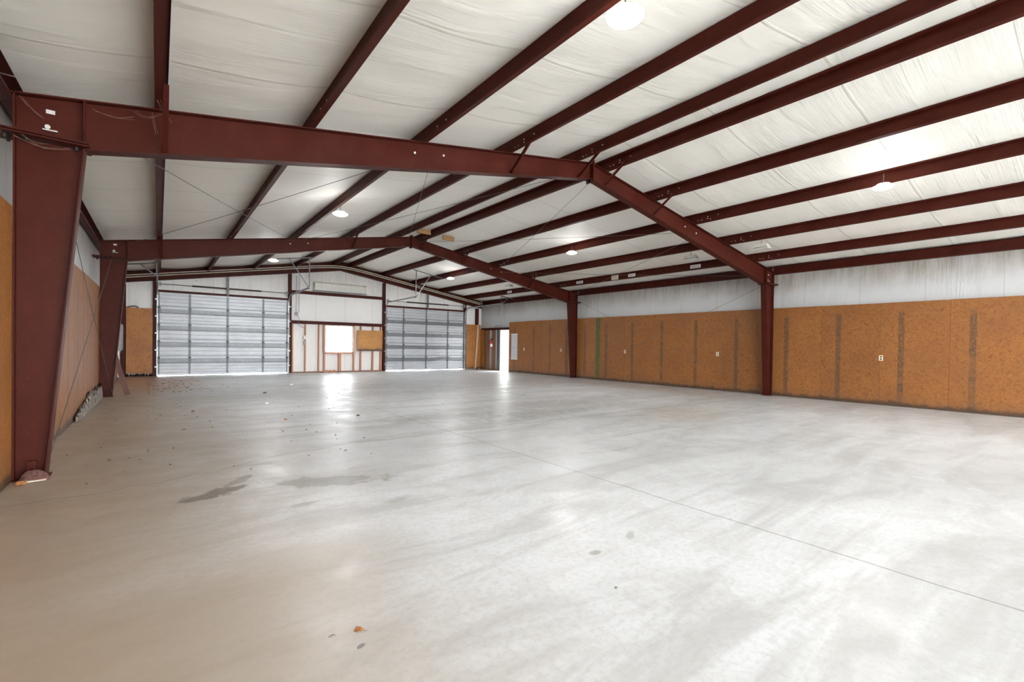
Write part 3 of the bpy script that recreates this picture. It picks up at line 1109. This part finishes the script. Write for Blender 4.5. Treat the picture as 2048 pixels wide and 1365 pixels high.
# ------------------------------------------------------------------ twin conduits following the gable rafter
for i, dz in enumerate((0.0, .075)):
    pts = [(-7.30, 20.42 + .03 * i, 3.36 + dz), (-5.2, 20.42, 3.72 + dz), (-3.2, 20.42, 4.05 + dz), (-1.2, 20.42, 4.38 + dz), (-.5, 20.42, 4.475 + dz), (0, 20.42, 4.50 + dz), (.5, 20.42, 4.46 + dz), (1.2, 20.42, 4.36 + dz), (4, 20.42, 3.90 + dz), (7.1, 20.42, 3.40 + dz)]
    o = MB().tube(pts, .017, 8).build('conduit_run', 'pvc', origin=(0, 20.42, 4.5))
    tag(o, ('lower beige conduit following the slope of the far gable rafter', 'upper beige conduit following the slope of the far gable rafter')[i], 'conduit', 'twin conduits along the gable rafter')

# conduit on the right wall over the doorway
o = MB().tube([(7.43, 18.92, 3.36), (7.43, 18.91, 2.30), (7.43, 19.05, 2.28), (7.43, 19.5, 2.27), (7.43, 19.6, 2.20)], .012, 8).build('conduit_pipe', 'galv', origin=(7.43, 18.92, 2.3))
tag(o, 'thin grey conduit coming down the right wall to the doorway header', 'conduit')

# ================================================================== OPEN DOORWAY on the right
t = thing('door_3', (7.4, 18.6, 0), 'open personnel doorway in the right wall, glaring with daylight', 'doorway', kind='structure')
MB().box(7.33, 7.58, DY1 - .10, DY1 - .05, 0, DZ).build('jamb', 'white', t)
MB().box(7.33, 7.58, DY0, DY0 + .03, 0, DZ).build('jamb', 'white', t)
MB().box(7.33, 7.58, DY0, DY1, DZ - .03, DZ).build('head', 'white', t)
MB().box(7.33, 7.6, DY0, DY1, 0, .012).build('threshold', 'galv', t)
MB().box(7.56, 8.40, DY1 - .06, DY1 - .02, .02, DZ - .04).build('door_leaf', 'white', t)
for yy, w_, lb, mt in ((19.12, .13, 'dark stud forming the side of the open doorway', 'darkgalv'), (19.57, .17, 'brown stud behind the fire extinguisher', 'studdark'), (20.14, .22, 'wide brown stud beside the leaning plank', 'studdark')):
    o = MB().box(7.335, 7.455, yy - w_ / 2, yy + w_ / 2, .05, 2.06).build('wall_stud', mt, origin=(7.335, yy, .05))
    tag(o, lb, 'stud', 'studs beside the doorway')
o = MB().box(7.335, 7.455, DY1 + .02, 20.72, 0, .05).build('bottom_plate', 'studdark', origin=(7.4, 19.8, 0))
tag(o, 'dark bottom plate on the floor left of the open doorway', 'timber plate')
o = MB().box(7.32, 7.334, 20.30, 20.69, .03, 2.08).build('wall_board', 'osbx', origin=(7.32, 20.3, 0))
tag(o, 'narrow shadowed strand board strip behind the leaning plank on the right wall', 'board')

# fire extinguisher
t = thing('fire_extinguisher', (7.27, 19.55, 1.12), 'red fire extinguisher with white label hung on a stud beside the doorway', 'fire extinguisher')
MB().lathe([(.05, 0), (.062, .02), (.062, .34), (.045, .39), (.02, .41)], (7.27, 19.60, 1.14), 16).build('cylinder', 'red', t, smooth=True)
MB().lathe([(.0635, 0), (.0635, .15)], (7.27, 19.60, 1.20), 16).build('label_band', 'white', t)
MB().box(7.25, 7.29, 19.57, 19.63, 1.55, 1.60).bar((7.27, 19.52, 1.61), (7.27, 19.64, 1.64), .02, .012).build('valve', 'black', t)
MB().tube([(7.25, 19.62, 1.57), (7.21, 19.67, 1.52), (7.20, 19.67, 1.40), (7.21, 19.66, 1.30)], .01, 6).build('hose', 'black', t)

# ================================================================== STRAND BOARD WAINSCOT
def wainscot(side, ys_, stamps, label, last=None):
    s = side
    t = thing('strand_board_wainscot', (s * (A + .005), (ys_[0] + ys_[-1]) / 2, 0), label, 'wainscot', 'strand board wall lining')
    rr = random.Random(int(ys_[0] * 10) + s)
    for i in range(len(ys_) - 1):
        y0, y1 = ys_[i] + .0015, ys_[i + 1] - .0015
        st = stamps[i] if i < len(stamps) else (y0 + y1) / 2
        z1 = OSB_H + rr.uniform(-.004, .006)
        m = MB().box(s * (A + .002 * (i % 2)), s * (A + .014), y0, y1, 0.004, z1)
        o = m.build('board', 'osb', t, origin=(s * A, st, 0))
    return t


RS = [11.977, 10.75, 9.512, 8.254, 7.1]
# right wall, bay between the frames
ysB = [F1 + .0, 6.18, 7.40, 8.679, 9.874, 11.10, 12.32, 13.50, F2]
G = .082
wainscot(1, [F1 + G, 7.40, 8.679, 9.874, 11.10, 12.32, F2 - G], [6.95, 8.254, 9.512, 10.75, 11.977, 13.1], 'aged orange strand board lining on the right wall between the two frames')
wainscot(1, [-1.39, -.17, 1.05, 2.27, 3.49, 4.72, F1 - G], [-.6, .65, 1.913, 3.103, 4.35, 5.569], 'aged orange strand board lining on the right wall nearest the camera')
wainscot(1, [F2 + G, 14.48, 15.7, 16.92, 18.165], [14.145, 15.2, 16.3, 17.75], 'strand board lining on the right wall from the farther frame to the doorway')
wainscot(-1, [F1 + G, 7.21, 8.43, 9.65, 10.87, 12.09, F2 - G], [6.8, 8.0, 9.1, 10.15, 11.3, 12.75], 'sunlit strand board lining on the left wall between the two frames')
wainscot(-1, [-2.5, -1.3, -.1, 1.1, 2.33, 3.55, 4.77, F1 - G], [-2, -.8, .4, 1.6, 2.85, 4.05, 5.2], 'strand board lining on the left wall beside the camera')
wainscot(-1, [F2 + G, 14.83, 16.05, 17.27, 18.5, 19.7, 20.69], [14.3, 15.5, 16.7, 17.9, 19.1, 20.1], 'strand board lining on the left wall behind the farther column')
# green painted stripe on one sheet
o = MB().box(A - .003, A - .001, 12.30, 12.50, .1, OSB_H - .01).build('paint_stripe', 'stripe', origin=(A, 12.4, .1))
tag(o, 'olive green vertical paint stripe on the right wall boards near the farther column', 'paint stripe')

t = thing('wall_board', (-6.8, 20.72, 0), 'orange strand board panel on the far wall left of the wide roll door', 'board')
MB().box(-7.19, -6.465, 20.72, 20.735, .09, 2.385).build('board', 'osbx', t, origin=(-7.19, 20.72, 0))
t = thing('wall_board', (6.7, 20.72, 0), 'orange strand board panel on the far wall between right roll door and leaning plank', 'board')
MB().box(6.44, 7.315, 20.684, 20.698, .04, 2.345).build('board', 'osbx', t, origin=(6.44, 20.72, 0))
m = MB()
rr = random.Random(9)
for i in range(26):
    x = -7.2 + .75 * i / 26 + rr.uniform(-.02, .02)
    m.box(x, x + .045, 20.70, 20.735, .0, rr.uniform(.05, .10))
tag(m.build('rotten_sill', 'dirt', origin=(-6.8, 20.7, 0)), 'dark rotted sill under the strand board panel in the far left corner', 'sill')
m = MB().tube([(-7.17, 20.73, 2.39), (-7.05, 20.74, 2.43), (-6.95, 20.74, 2.44), (-6.86, 20.74, 2.40)], .022, 8)
tag(m.build('cable_coil', 'darkgalv', origin=(-7.0, 20.7, 2.39)), 'short dark cable bend on top of the far left strand board panel', 'cable')

# ================================================================== THINGS ON THE WALLS
# duplex outlets on the right wall
t0 = thing('wall_outlet', (A - .003, 3.469, 1.05), 'ivory outlet plate nearest the camera on the right wall strand board', 'outlet', 'outlet plates on the right wall')
MB().box(A - .009, A - .001, 3.43, 3.508, 1.052, 1.178).build('plate', 'ivory', t0)
MB().box(A - .012, A - .009, 3.452, 3.486, 1.070, 1.105).box(A - .012, A - .009, 3.452, 3.486, 1.125, 1.16).build('socket', 'slot', t0)
for yy, lb in ((7.519, 'ivory outlet plate on the right wall just beyond the nearer column'),
               (11.067, 'white outlet plate midway along the right wall between the two columns'),
               (14.476, 'small white outlet plate just beyond the farther column on the right wall'),
               (16.99, 'white outlet plate nearest the doorway on the right wall')):
    c1 = copy_tree(t0)
    c1.location.y = yy
    c1['label'] = lb

# printed chart
m, nt, b = new_mat('printed_chart')
k = NT(nt)
co = k.coords()
s_ = k.sep(co)
rows = k.math('FRACT', k.math('MULTIPLY', s_[2], 26))
nn = k.noise(k.comb(0.0, k.math('MULTIPLY', s_[1], 40), k.math('MULTIPLY', s_[2], 26)), 1.0, 2, .6)
ink = k.math('MULTIPLY', k.step(rows, .45, .55), k.step(nn, .42, .55))
big_ = k.step(k.noise(k.comb(0.0, 0.0, k.math('MULTIPLY', s_[2], 5)), 1.3, 1, .5), .5, .6, 0, .5)
c = k.mix(k.math('MULTIPLY', ink, .6), (.66, .68, .72), (.22, .24, .30))
c = k.mix(k.math('MULTIPLY', big_, .5), c, (.36, .40, .46))
k.link(c, b.inputs['Base Color'])
b.inputs['Roughness'].default_value = .5
MT['chart'] = m
t = thing('wall_chart', (A - .01, 17.75, .63), 'tall pale printed chart pinned to the boards beside the open doorway', 'chart')
MB().box(A - .006, A - .001, 17.50, 17.98, .63, 1.83).build('sheet', 'chart', t)
m = MB().box(A - .009, A - .006, 17.48, 18.0, 1.81, 1.85).box(A - .009, A - .006, 17.48, 18.0, .61, .64)
m.build('edge_strip', 'white', t)

# electrical panel and conduits on the left wall beyond the farther column
t = thing('electrical_panel', (-7.31, 17.6, .95), 'narrow grey electrical panel on the left wall beyond the farther column', 'electrical panel')
MB().box(-7.325, -7.16, 16.9, 18.2, .95, 1.72).build('cabinet', 'grey', t)
MB().box(-7.16, -7.145, 16.95, 18.15, .98, 1.69).build('cover', 'grey', t)
for yy, za, zb, lb in ((17.9, .16, .95, 'white conduit running from the grey panel down to the floor'), (17.3, 1.72, 3.2, 'white conduit rising above the grey panel')):
    o = MB().tube([(-7.24, yy, za), (-7.24, yy, zb)], .028, 10).build('conduit_pipe', 'white', origin=(-7.24, yy, za))
    tag(o, lb, 'conduit', 'white conduits at the grey panel')

# unlit fixtures under the right slope
def tray(y, label):
    x, z = 4.88, 3.70
    t = thing('unlit_light_fixture', (x, y, z), label, 'light fixture', 'unlit fixtures under the right roof slope')
    m = MB().hexa([(x - .1, y - .17, z - .05), (x + .1, y - .17, z - .07), (x + .1, y + .17, z - .07), (x - .1, y + .17, z - .05),
                   (x - .07, y - .14, z + .03), (x + .07, y - .14, z + .01), (x + .07, y + .14, z + .01), (x - .07, y + .14, z + .03)])
    m.build('housing', 'frost', t)
    MB().box(x - .105, x + .105, y - .175, y + .175, z - .082, z - .068).build('rim', 'white', t)
    MB().tube([(x, y, z + .03), (x, y, ztop(x) + .01)], .006, 6).build('hook', 'cable', t)
    return t


tray(6.95, 'unlit frosted fixture hanging just beyond the nearer frame on the right slope')
tray(5.15, 'unlit frosted fixture hanging just in front of the nearer frame on the right slope')
tray(14.95, 'unlit frosted fixture hanging beyond the farther frame on the right slope')

# paper signs stuck to the lowest right purlin
def sign(y0, y1, txt, label):
    x, zc = 6.28 - .016, 3.685
    t = thing('paper_sign', (x, (y0 + y1) / 2, zc), label, 'sign', 'paper signs on the lowest right purlin')
    MB().box(x - .004, x - .001, y0, y1, zc - .045, zc + .055).build('sheet', 'paper', t)
    cu = bpy.data.curves.new('lettering', 'FONT')
    cu.body = txt
    cu.size = .085
    cu.extrude = .0008
    cu.align_x = 'CENTER'
    cu.align_y = 'CENTER'
    cu.materials.append(MT['ink'])
    tmp = bpy.data.objects.new('lettering_curve', cu)
    me = bpy.data.meshes.new_from_object(tmp)
    bpy.data.objects.remove(tmp)
    o = bpy.data.objects.new('lettering', me)
    COL.objects.link(o)
    o.parent = t
    o.location = (-.0055, 0, .005)
    o.rotation_euler = (pi / 2, 0, -pi / 2)
    o.scale = ((y1 - y0) / .40, .9, 1)
    return t


sign(7.50, 7.83, '#13aa 07', 'white paper sign on the lowest right purlin, closest to the nearer frame')
sign(9.83, 10.12, '#12# 07', 'white paper sign on the lowest right purlin beside the yellowed block')
sign(12.22, 12.56, '#10# 07', 'white paper sign on the lowest right purlin just before the farther frame')
sign(16.60, 16.93, '#14# 07', 'white paper sign on the lowest right purlin beyond the farther frame')
t = thing('hanging_tag', (6.2, 10.65, 3.6), 'yellowed card tag hanging on the lowest right purlin', 'tag')
MB().box(6.20, 6.235, 10.52, 10.80, 3.60, 3.755).build('card', 'beige', t)
MB().tube([(6.22, 10.66, 3.755), (6.25, 10.64, 3.80), (6.22, 10.62, 3.757)], .004, 6).build('wire_loop', 'cable', t)

# short boards screwed across the purlins at the ridge
for (xa, xb, y, z, lb) in ((-.19, .24, 12.75, 4.66, 'short brown board end fixed near the ridge, the one touching the purlin'),
                           (.66, 1.06, 12.75, 4.58, 'short brown board end below the right slope near the ridge')):
    o = MB().box(xa, xb, y, y + .04, z - .07, z + .07).build('short_board', 'block', origin=((xa + xb) / 2, y, z))
    tag(o, lb, 'board', 'short boards near the ridge')
    m = MB()

# ================================================================== LIGHTS
lamp_data = bpy.data.lights.new('lamp_glow', 'AREA')
lamp_data.energy = LAMP_W
lamp_data.color = (1.0, 0.985, 0.96)
lamp_data.shape = 'DISK'
lamp_data.size = 0.28
spill_data = bpy.data.lights.new('lamp_spill', 'POINT')  # extra point light added under each lens to lift the ceiling
spill_data.energy = LAMP_W * 0.20
spill_data.color = (0.93, 0.96, 1.0)
spill_data.shadow_soft_size = 0.22


def bay_light(x, y, label):
    z = ztop(x) - .20
    t = thing('high_bay_light', (x, y, z), label, 'ceiling light', 'lit high bay lights')
    MB().lathe([(.04, .055), (.085, .05), (.10, .035), (.105, .012), (.10, 0)], (x, y, z), 28).build('housing', 'white', t, smooth=True)
    MB().lathe([(.02, -.045), (.09, -.038), (.135, -.018), (.148, 0)], (x, y, z), 28).build('lens', 'lens', t, smooth=True)
    MB().tube([(x, y, z + .05), (x, y, ztop(x) + .01)], .006, 6).build('hook', 'cable', t)
    l = bpy.data.objects.new('lamp_glow', lamp_data)
    COL.objects.link(l)
    l.parent = t
    l.location = (0, 0, -.052)
    l = bpy.data.objects.new('lamp_spill', spill_data)
    COL.objects.link(l)
    l.parent = t
    l.location = (0, 0, -.27)
    return t


for x, y, lb in ((-3.40, 2.42, 'lit high bay light at the top edge, nearest the camera'),
                 (-3.40, 9.60, 'lit high bay light on the left slope between the two frames'),
                 (-3.40, 16.45, 'lit high bay light on the left slope beyond the farther frame'),
                 (3.02, 2.40, 'lit high bay light on the right slope in the nearest bay'),
                 (3.02, 9.53, 'lit high bay light on the right slope between the two frames'),
                 (3.02, 16.40, 'lit high bay light on the right slope beyond the farther frame')):
    bay_light(x, y, lb)
bay_light(-3.4, -5.0, 'added unseen high bay light behind the camera, left')  # pair added out of view to brighten the hall
bay_light(3.02, -5.0, 'added unseen high bay light behind the camera, right')

# ================================================================== BRACING CABLES
def rod(p, q, label, grp):
    p, q = Vector(p), Vector(q)
    pts = []
    for i in range(9):
        t_ = i / 8
        v = p.lerp(q, t_)
        v.z -= .03 * sin(pi * t_)
        pts.append(v)
    o = MB().tube(pts, .0042, 6).build('bracing_cable', 'cable', origin=tuple(p))
    tag(o, label, 'cable', grp)


ez = lambda x, f=.5: ztop(x) - rafter_depth(x) * f
d = .03
rod((-7.10, F1 + d, 3.15), (-7.12, F2 - d, .10), 'thin bracing cable on the left wall falling towards the farther column', 'wall bracing cables')
rod((-7.10, F2 - d, 3.22), (-7.12, F1 + d, .10), 'thin bracing cable on the left wall rising towards the farther column', 'wall bracing cables')
rod((7.12, F1 + d, 3.10), (7.14, F2 - d, .10), 'thin bracing cable on the right wall falling towards the farther column', 'wall bracing cables')
rod((7.12, F2 - d, 3.22), (7.14, F1 + d, .10), 'thin bracing cable on the right wall rising towards the farther column', 'wall bracing cables')
rod((-6.95, F1 + d, ez(6.95, .3)), (-3.45, F2 - d, ez(3.45, .15)), 'roof bracing cable from the nearer left knee to the farther left rafter', 'roof bracing cables')
rod((-7.0, F2 - d, ez(7, .3)), (-3.35, F1 + d, ez(3.35, .35)), 'roof bracing cable from the farther left knee to the nearer left rafter', 'roof bracing cables')
rod((-3.2, F1 + d, ez(3.2, .3)), (-.12, F2 - d, ez(0, .4)), 'roof bracing cable from the nearer left rafter to the farther ridge', 'roof bracing cables')
rod((-.12, F1 + d, ez(0, .5)), (-3.3, F2 - d, ez(3.3, .2)), 'roof bracing cable from the nearer ridge to the farther left rafter', 'roof bracing cables')
rod((.12, F1 + d, ez(0, .8)), (3.3, F2 - d, ez(3.3, .3)), 'roof bracing cable from the nearer ridge to the farther right rafter', 'roof bracing cables')
rod((.12, F2 - d, ez(0, .5)), (3.5, F1 + d, ez(3.5, .3)), 'roof bracing cable from the farther ridge to the nearer right rafter', 'roof bracing cables')
rod((3.5, F1 + d, ez(3.5, .6)), (7.0, F2 - d, ez(7, .3)), 'roof bracing cable from the nearer right rafter to the farther right knee', 'roof bracing cables')
rod((3.5, F2 - d, ez(3.5, .4)), (7.0, F1 + d, ez(7, .4)), 'roof bracing cable from the farther right rafter to the nearer right knee', 'roof bracing cables')
for (x, y, z, lb) in ((-7.1, F1 - .02, 3.20, 'nearer left'), (-7.08, F2 - .02, 3.24, 'farther left'), (7.1, F1 - .02, 3.2, 'nearer right')):
    t = thing('cable_anchor', (x, y, z), f'small pale cable anchor on the {lb} knee', 'cable anchor', 'cable anchors')
    MB().box(x - .03, x + .03, y - .006, y, z + .12, z + .155).build('plate', 'bolt', t)
    MB().tube([(x - .02, y - .005, z), (x - .02, y + .0, z)], .02, 10).box(x - .05, x + .05, y - .03, y - .0, z - .04, z - .03).build('grip', 'bolt', t)

# ================================================================== LEANING TIMBER AND FLOOR ITEMS
o = MB().bar((6.95, 20.60, .02), (7.13, 20.64, 2.33), .095, .04, (0, 1, 0)).build('leaning_plank', 'lumber', origin=(6.96, 20.5, 0))
tag(o, 'pale new timber plank leaning in the far right corner', 'plank')
o = MB().bar((-6.86, 13.80, .01), (-7.20, 13.78, 1.35), .10, .035, (0, 1, 0)).build('leaning_board', 'redboard', origin=(-6.9, 13.7, 0))
tag(o, 'dark red-brown board leaning behind the farther left column', 'board')


def blobby(cx_, cy_, rx, ry, h, seed, n=26, rings=9, rough=.3):
    rr = random.Random(seed)
    m = MB()
    ph = [rr.uniform(0, 6.28) for _ in range(8)]
    for i in range(rings):
        t_ = i / (rings - 1)
        rad = cos(t_ * pi / 2) ** .6
        z = h * sin(t_ * pi / 2)
        for j in range(n):
            a_ = 2 * pi * j / n
            q = 1 + rough * (sin(3 * a_ + ph[0]) * .35 + sin(5 * a_ + ph[1] + 3 * t_) * .3 + sin(9 * a_ + ph[2] - 5 * t_) * .25) + rr.uniform(-.07, .07)
            m.v.append((cx_ + rx * rad * q * cos(a_), cy_ + ry * rad * q * sin(a_), z * (1 + rough * .5 * sin(4 * a_ + ph[3]) * t_) + rr.uniform(0, .006)))
    for i in range(rings - 1):
        for j in range(n):
            a_, b_ = i * n + j, i * n + (j + 1) % n
            m.f.append((a_, b_, b_ + n, a_ + n))
    m.f.append(tuple((rings - 1) * n + j for j in range(n)))
    return m


t = thing('insulation_clump', (-7.20, 5.84, 0), 'pinkish clump of torn insulation on the floor at the foot of the nearer left column', 'insulation')
blobby(-7.185, 5.84, .085, .05, .085, 4).build('wad', 'fluff', t, smooth=False)
MB().hexa([(-7.26, 5.76, .006), (-7.10, 5.80, .006), (-7.10, 5.84, .006), (-7.26, 5.81, .006), (-7.26, 5.76, .018), (-7.10, 5.80, .014), (-7.10, 5.84, .02), (-7.26, 5.81, .02)]).build('paper_backing', 'beige', t)
blobby(-7.25, 5.74, .035, .022, .03, 8).build('chip', 'leaf', t)

m = MB()
rr = random.Random(21)
for i in range(46):
    y = 9.7 + (13.5 - 9.7) * i / 46
    hh = (.10 + .16 * min(1, i / 20)) * rr.uniform(.75, 1.1)
    b_ = blobby(-7.295, y, .03, .085, hh, i, 10, 5, .5)
    n0 = len(m.v)
    m.v += b_.v
    m.f += [tuple(n0 + q for q in f) for f in b_.f]
o = m.build('torn_insulation', 'grime', origin=(-7.3, 11.5, 0), smooth=True)
tag(o, 'ragged grey insulation poking out along the foot of the left wall boards', 'insulation', kind='stuff')

# litter
m = MB()
rr = random.Random(33)


def flake(m, x, y, r, z=.004, tall=.4):
    n = rr.choice((4, 5, 6))
    a0 = rr.uniform(0, 6.28)
    b_ = len(m.v)
    for j in range(n):
        a_ = a0 + 2 * pi * j / n
        q = r * rr.uniform(.5, 1.2)
        m.v.append((x + q * cos(a_), y + q * sin(a_) * .7, .0005))
    for j in range(n):
        a_ = a0 + 2 * pi * j / n
        q = r * rr.uniform(.3, .9)
        m.v.append((x + q * cos(a_), y + q * sin(a_) * .7, z + r * tall * rr.uniform(.3, 1.2)))
    m.f.append(tuple(b_ + n + j for j in range(n)))
    for j in range(n):
        m.f.append((b_ + j, b_ + (j + 1) % n, b_ + n + (j + 1) % n, b_ + n + j))


for i in range(170):
    x = -6.6 + abs(rr.gauss(0, .75))
    y = 15.4 + rr.gauss(0, 1.5)
    if 13.9 < y < 20.3:
        flake(m, x, y, rr.uniform(.010, .034), .002, .25)
for i in range(120):
    x = rr.uniform(-6.7, 1.5)
    y = rr.uniform(8, 19.5)
    flake(m, x, y, rr.uniform(.006, .022), .002, .3)
for i in range(50):
    x = rr.uniform(-7.1, -4.0)
    y = rr.uniform(5, 12)
    flake(m, x, y, rr.uniform(.006, .018))
for i in range(60):
    y = rr.uniform(7, 20)
    flake(m, 7.27 + rr.uniform(-.03, .03), y, rr.uniform(.01, .03))
tag(m.build('leaf_litter', 'litter', origin=(-5, 14, 0)), 'scattered dark leaf crumbs and grit on the floor towards the far left', 'litter', kind='stuff')

t = thing('dried_leaf', (-5.60, 2.02, 0), 'small curled orange-brown dried leaf on the floor close to the camera', 'leaf')
t.scale = (.55, .55, .55)
m = MB()
for a_, b_, c1_, d1_ in (((-.03, .012, .003), (.0, .03, .028), (.018, .01, .022), (-.01, -.012, .004)), ((0, .0, .003), (.02, .012, .026), (.045, -.02, .012), (.02, -.024, .003)), ((-.02, -.005, .002), (.0, .012, .018), (.012, -.006, .016), (-.004, -.016, .003))):
    bse = len(m.v)
    for q in (a_, b_, c1_, d1_):
        m.v.append((-5.60 + q[0], 2.02 + q[1], q[2]))
    for q in (a_, b_, c1_, d1_):
        m.v.append((-5.60 + q[0], 2.02 + q[1], q[2] + .0016))
    m.f += [(bse, bse + 1, bse + 2, bse + 3), (bse + 7, bse + 6, bse + 5, bse + 4), (bse, bse + 4, bse + 5, bse + 1), (bse + 1, bse + 5, bse + 6, bse + 2), (bse + 2, bse + 6, bse + 7, bse + 3), (bse + 3, bse + 7, bse + 4, bse)]
m.build('blade', 'leaf', t)
MB().tube([(-5.565, 2.0, .006), (-5.55, 1.985, .004), (-5.535, 1.98, .003)], .0014, 5).build('stalk', 'litter', t)
o = MB().tube([(-5.73, 2.045, .004), (-5.70, 2.05, .009), (-5.675, 2.04, .004)], [.002, .004, .0015], 6).build('twig_scrap', 'litter', origin=(-5.7, 2.05, 0))
o.scale = (.6, .6, .6)
tag(o, 'tiny dark twig scrap lying beside the dried leaf', 'twig')
for (x, y, r, lb, mt) in ((-3.178, 14.87, .05, 'crumpled pale scrap of plastic on the far floor', 'white'), (-4.2, 12.84, .04, 'dark brown wood chip on the far floor', 'litter'),
                          (-4.53, 10.63, .035, 'crumpled white paper scrap on the middle of the floor', 'paper'), (-4.64, 8.28, .026, 'reddish chip on the floor before the nearer frame', 'leaf'),
                          (-3.51, 8.10, .03, 'dark stone chip on the floor left of the long joint', 'litter'), (-5.8, 10.05, .03, 'dark acorn-sized lump on the tan part of the floor', 'litter'),
                          (-4.379, 1.595, .008, 'tiny green scrap near the bottom of the floor', 'green')):
    o = blobby(x, y, r, r * .7, r * .6, int(abs(x * 100)), 9, 4, .6).build('floor_scrap', mt, origin=(x, y, 0))
    tag(o, lb, 'scrap', 'scraps on the floor')

# cobweb strands on the near frame
m = MB()
rr = random.Random(12)
for (p, q, sg) in (((-7.28, F1 - .09, 3.40), (-7.14, F1 - .03, 3.27), .02), ((-7.3, F1 - .1, 3.05), (-6.95, F1 - .1, 3.02), .05), ((-6.80, F1 - .08, 3.42), (-6.5, F1 - .08, 3.44), .03),
                   ((-6.5, F1 - .09, 3.51), (-6.3, F1 - .09, 3.55), .05), ((-6.38, F1 - .09, 3.53), (-6.33, F1 - .03, 3.36), .0), ((-6.32, F1 - .3, 3.62), (-6.22, F1 - .05, 3.5), .03),
                   ((-7.3, F1 - .11, 3.11), (-7.12, F1 - .1, 3.0), .04), ((-7.45, F1 - .3, 3.2), (-7.38, F1 - .1, 3.0), .02)):
    p, q = Vector(p), Vector(q)
    for r_ in range(3):
        a_ = p + Vector((rr.uniform(-.02, .02), 0, rr.uniform(-.02, .02)))
        b_ = q + Vector((rr.uniform(-.02, .02), 0, rr.uniform(-.02, .02)))
        pts = [a_.lerp(b_, i / 6) + Vector((0, 0, -sg * sin(pi * i / 6))) + Vector((rr.uniform(-.004, .004), 0, rr.uniform(-.004, .004))) for i in range(7)]
        m.tube(pts, .0011, 4)
tag(m.build('cobweb_strands', 'web', origin=(-7, F1, 3.3)), 'dusty cobweb strands hanging on the nearer left knee', 'cobweb', kind='stuff')

# ================================================================== OUTSIDE
t = thing('yard_tree', (15, 29.5, -.04), 'pale overexposed tree seen through the open doorway', 'tree')
MB().tube([(15, 29.5, -.04), (15.1, 29.5, 1.2), (15, 29.6, 2.6)], [.14, .11, .06], 8).build('trunk', 'bark', t)
m = MB()
rr = random.Random(77)
for i in range(900):
    a_, e_ = rr.uniform(0, 6.28), rr.uniform(-1, 1)
    r = 1.5 * rr.uniform(.4, 1) ** .6
    c1_ = Vector((15 + r * cos(a_) * cos(e_), 29.5 + r * sin(a_) * cos(e_), 2.2 + 1.25 * r * sin(e_) * .9))
    u_ = Vector((rr.uniform(-1, 1), rr.uniform(-1, 1), rr.uniform(-1, 1))).normalized() * .09
    w_ = u_.cross(Vector((rr.uniform(-1, 1), rr.uniform(-1, 1), rr.uniform(-1, 1)))).normalized() * .07
    bse = len(m.v)
    m.v += [tuple(c1_ - u_ - w_), tuple(c1_ + u_ - w_), tuple(c1_ + u_ + w_), tuple(c1_ - u_ + w_)]
    m.f.append((bse, bse + 1, bse + 2, bse + 3))
m.build('crown', 'green', t)
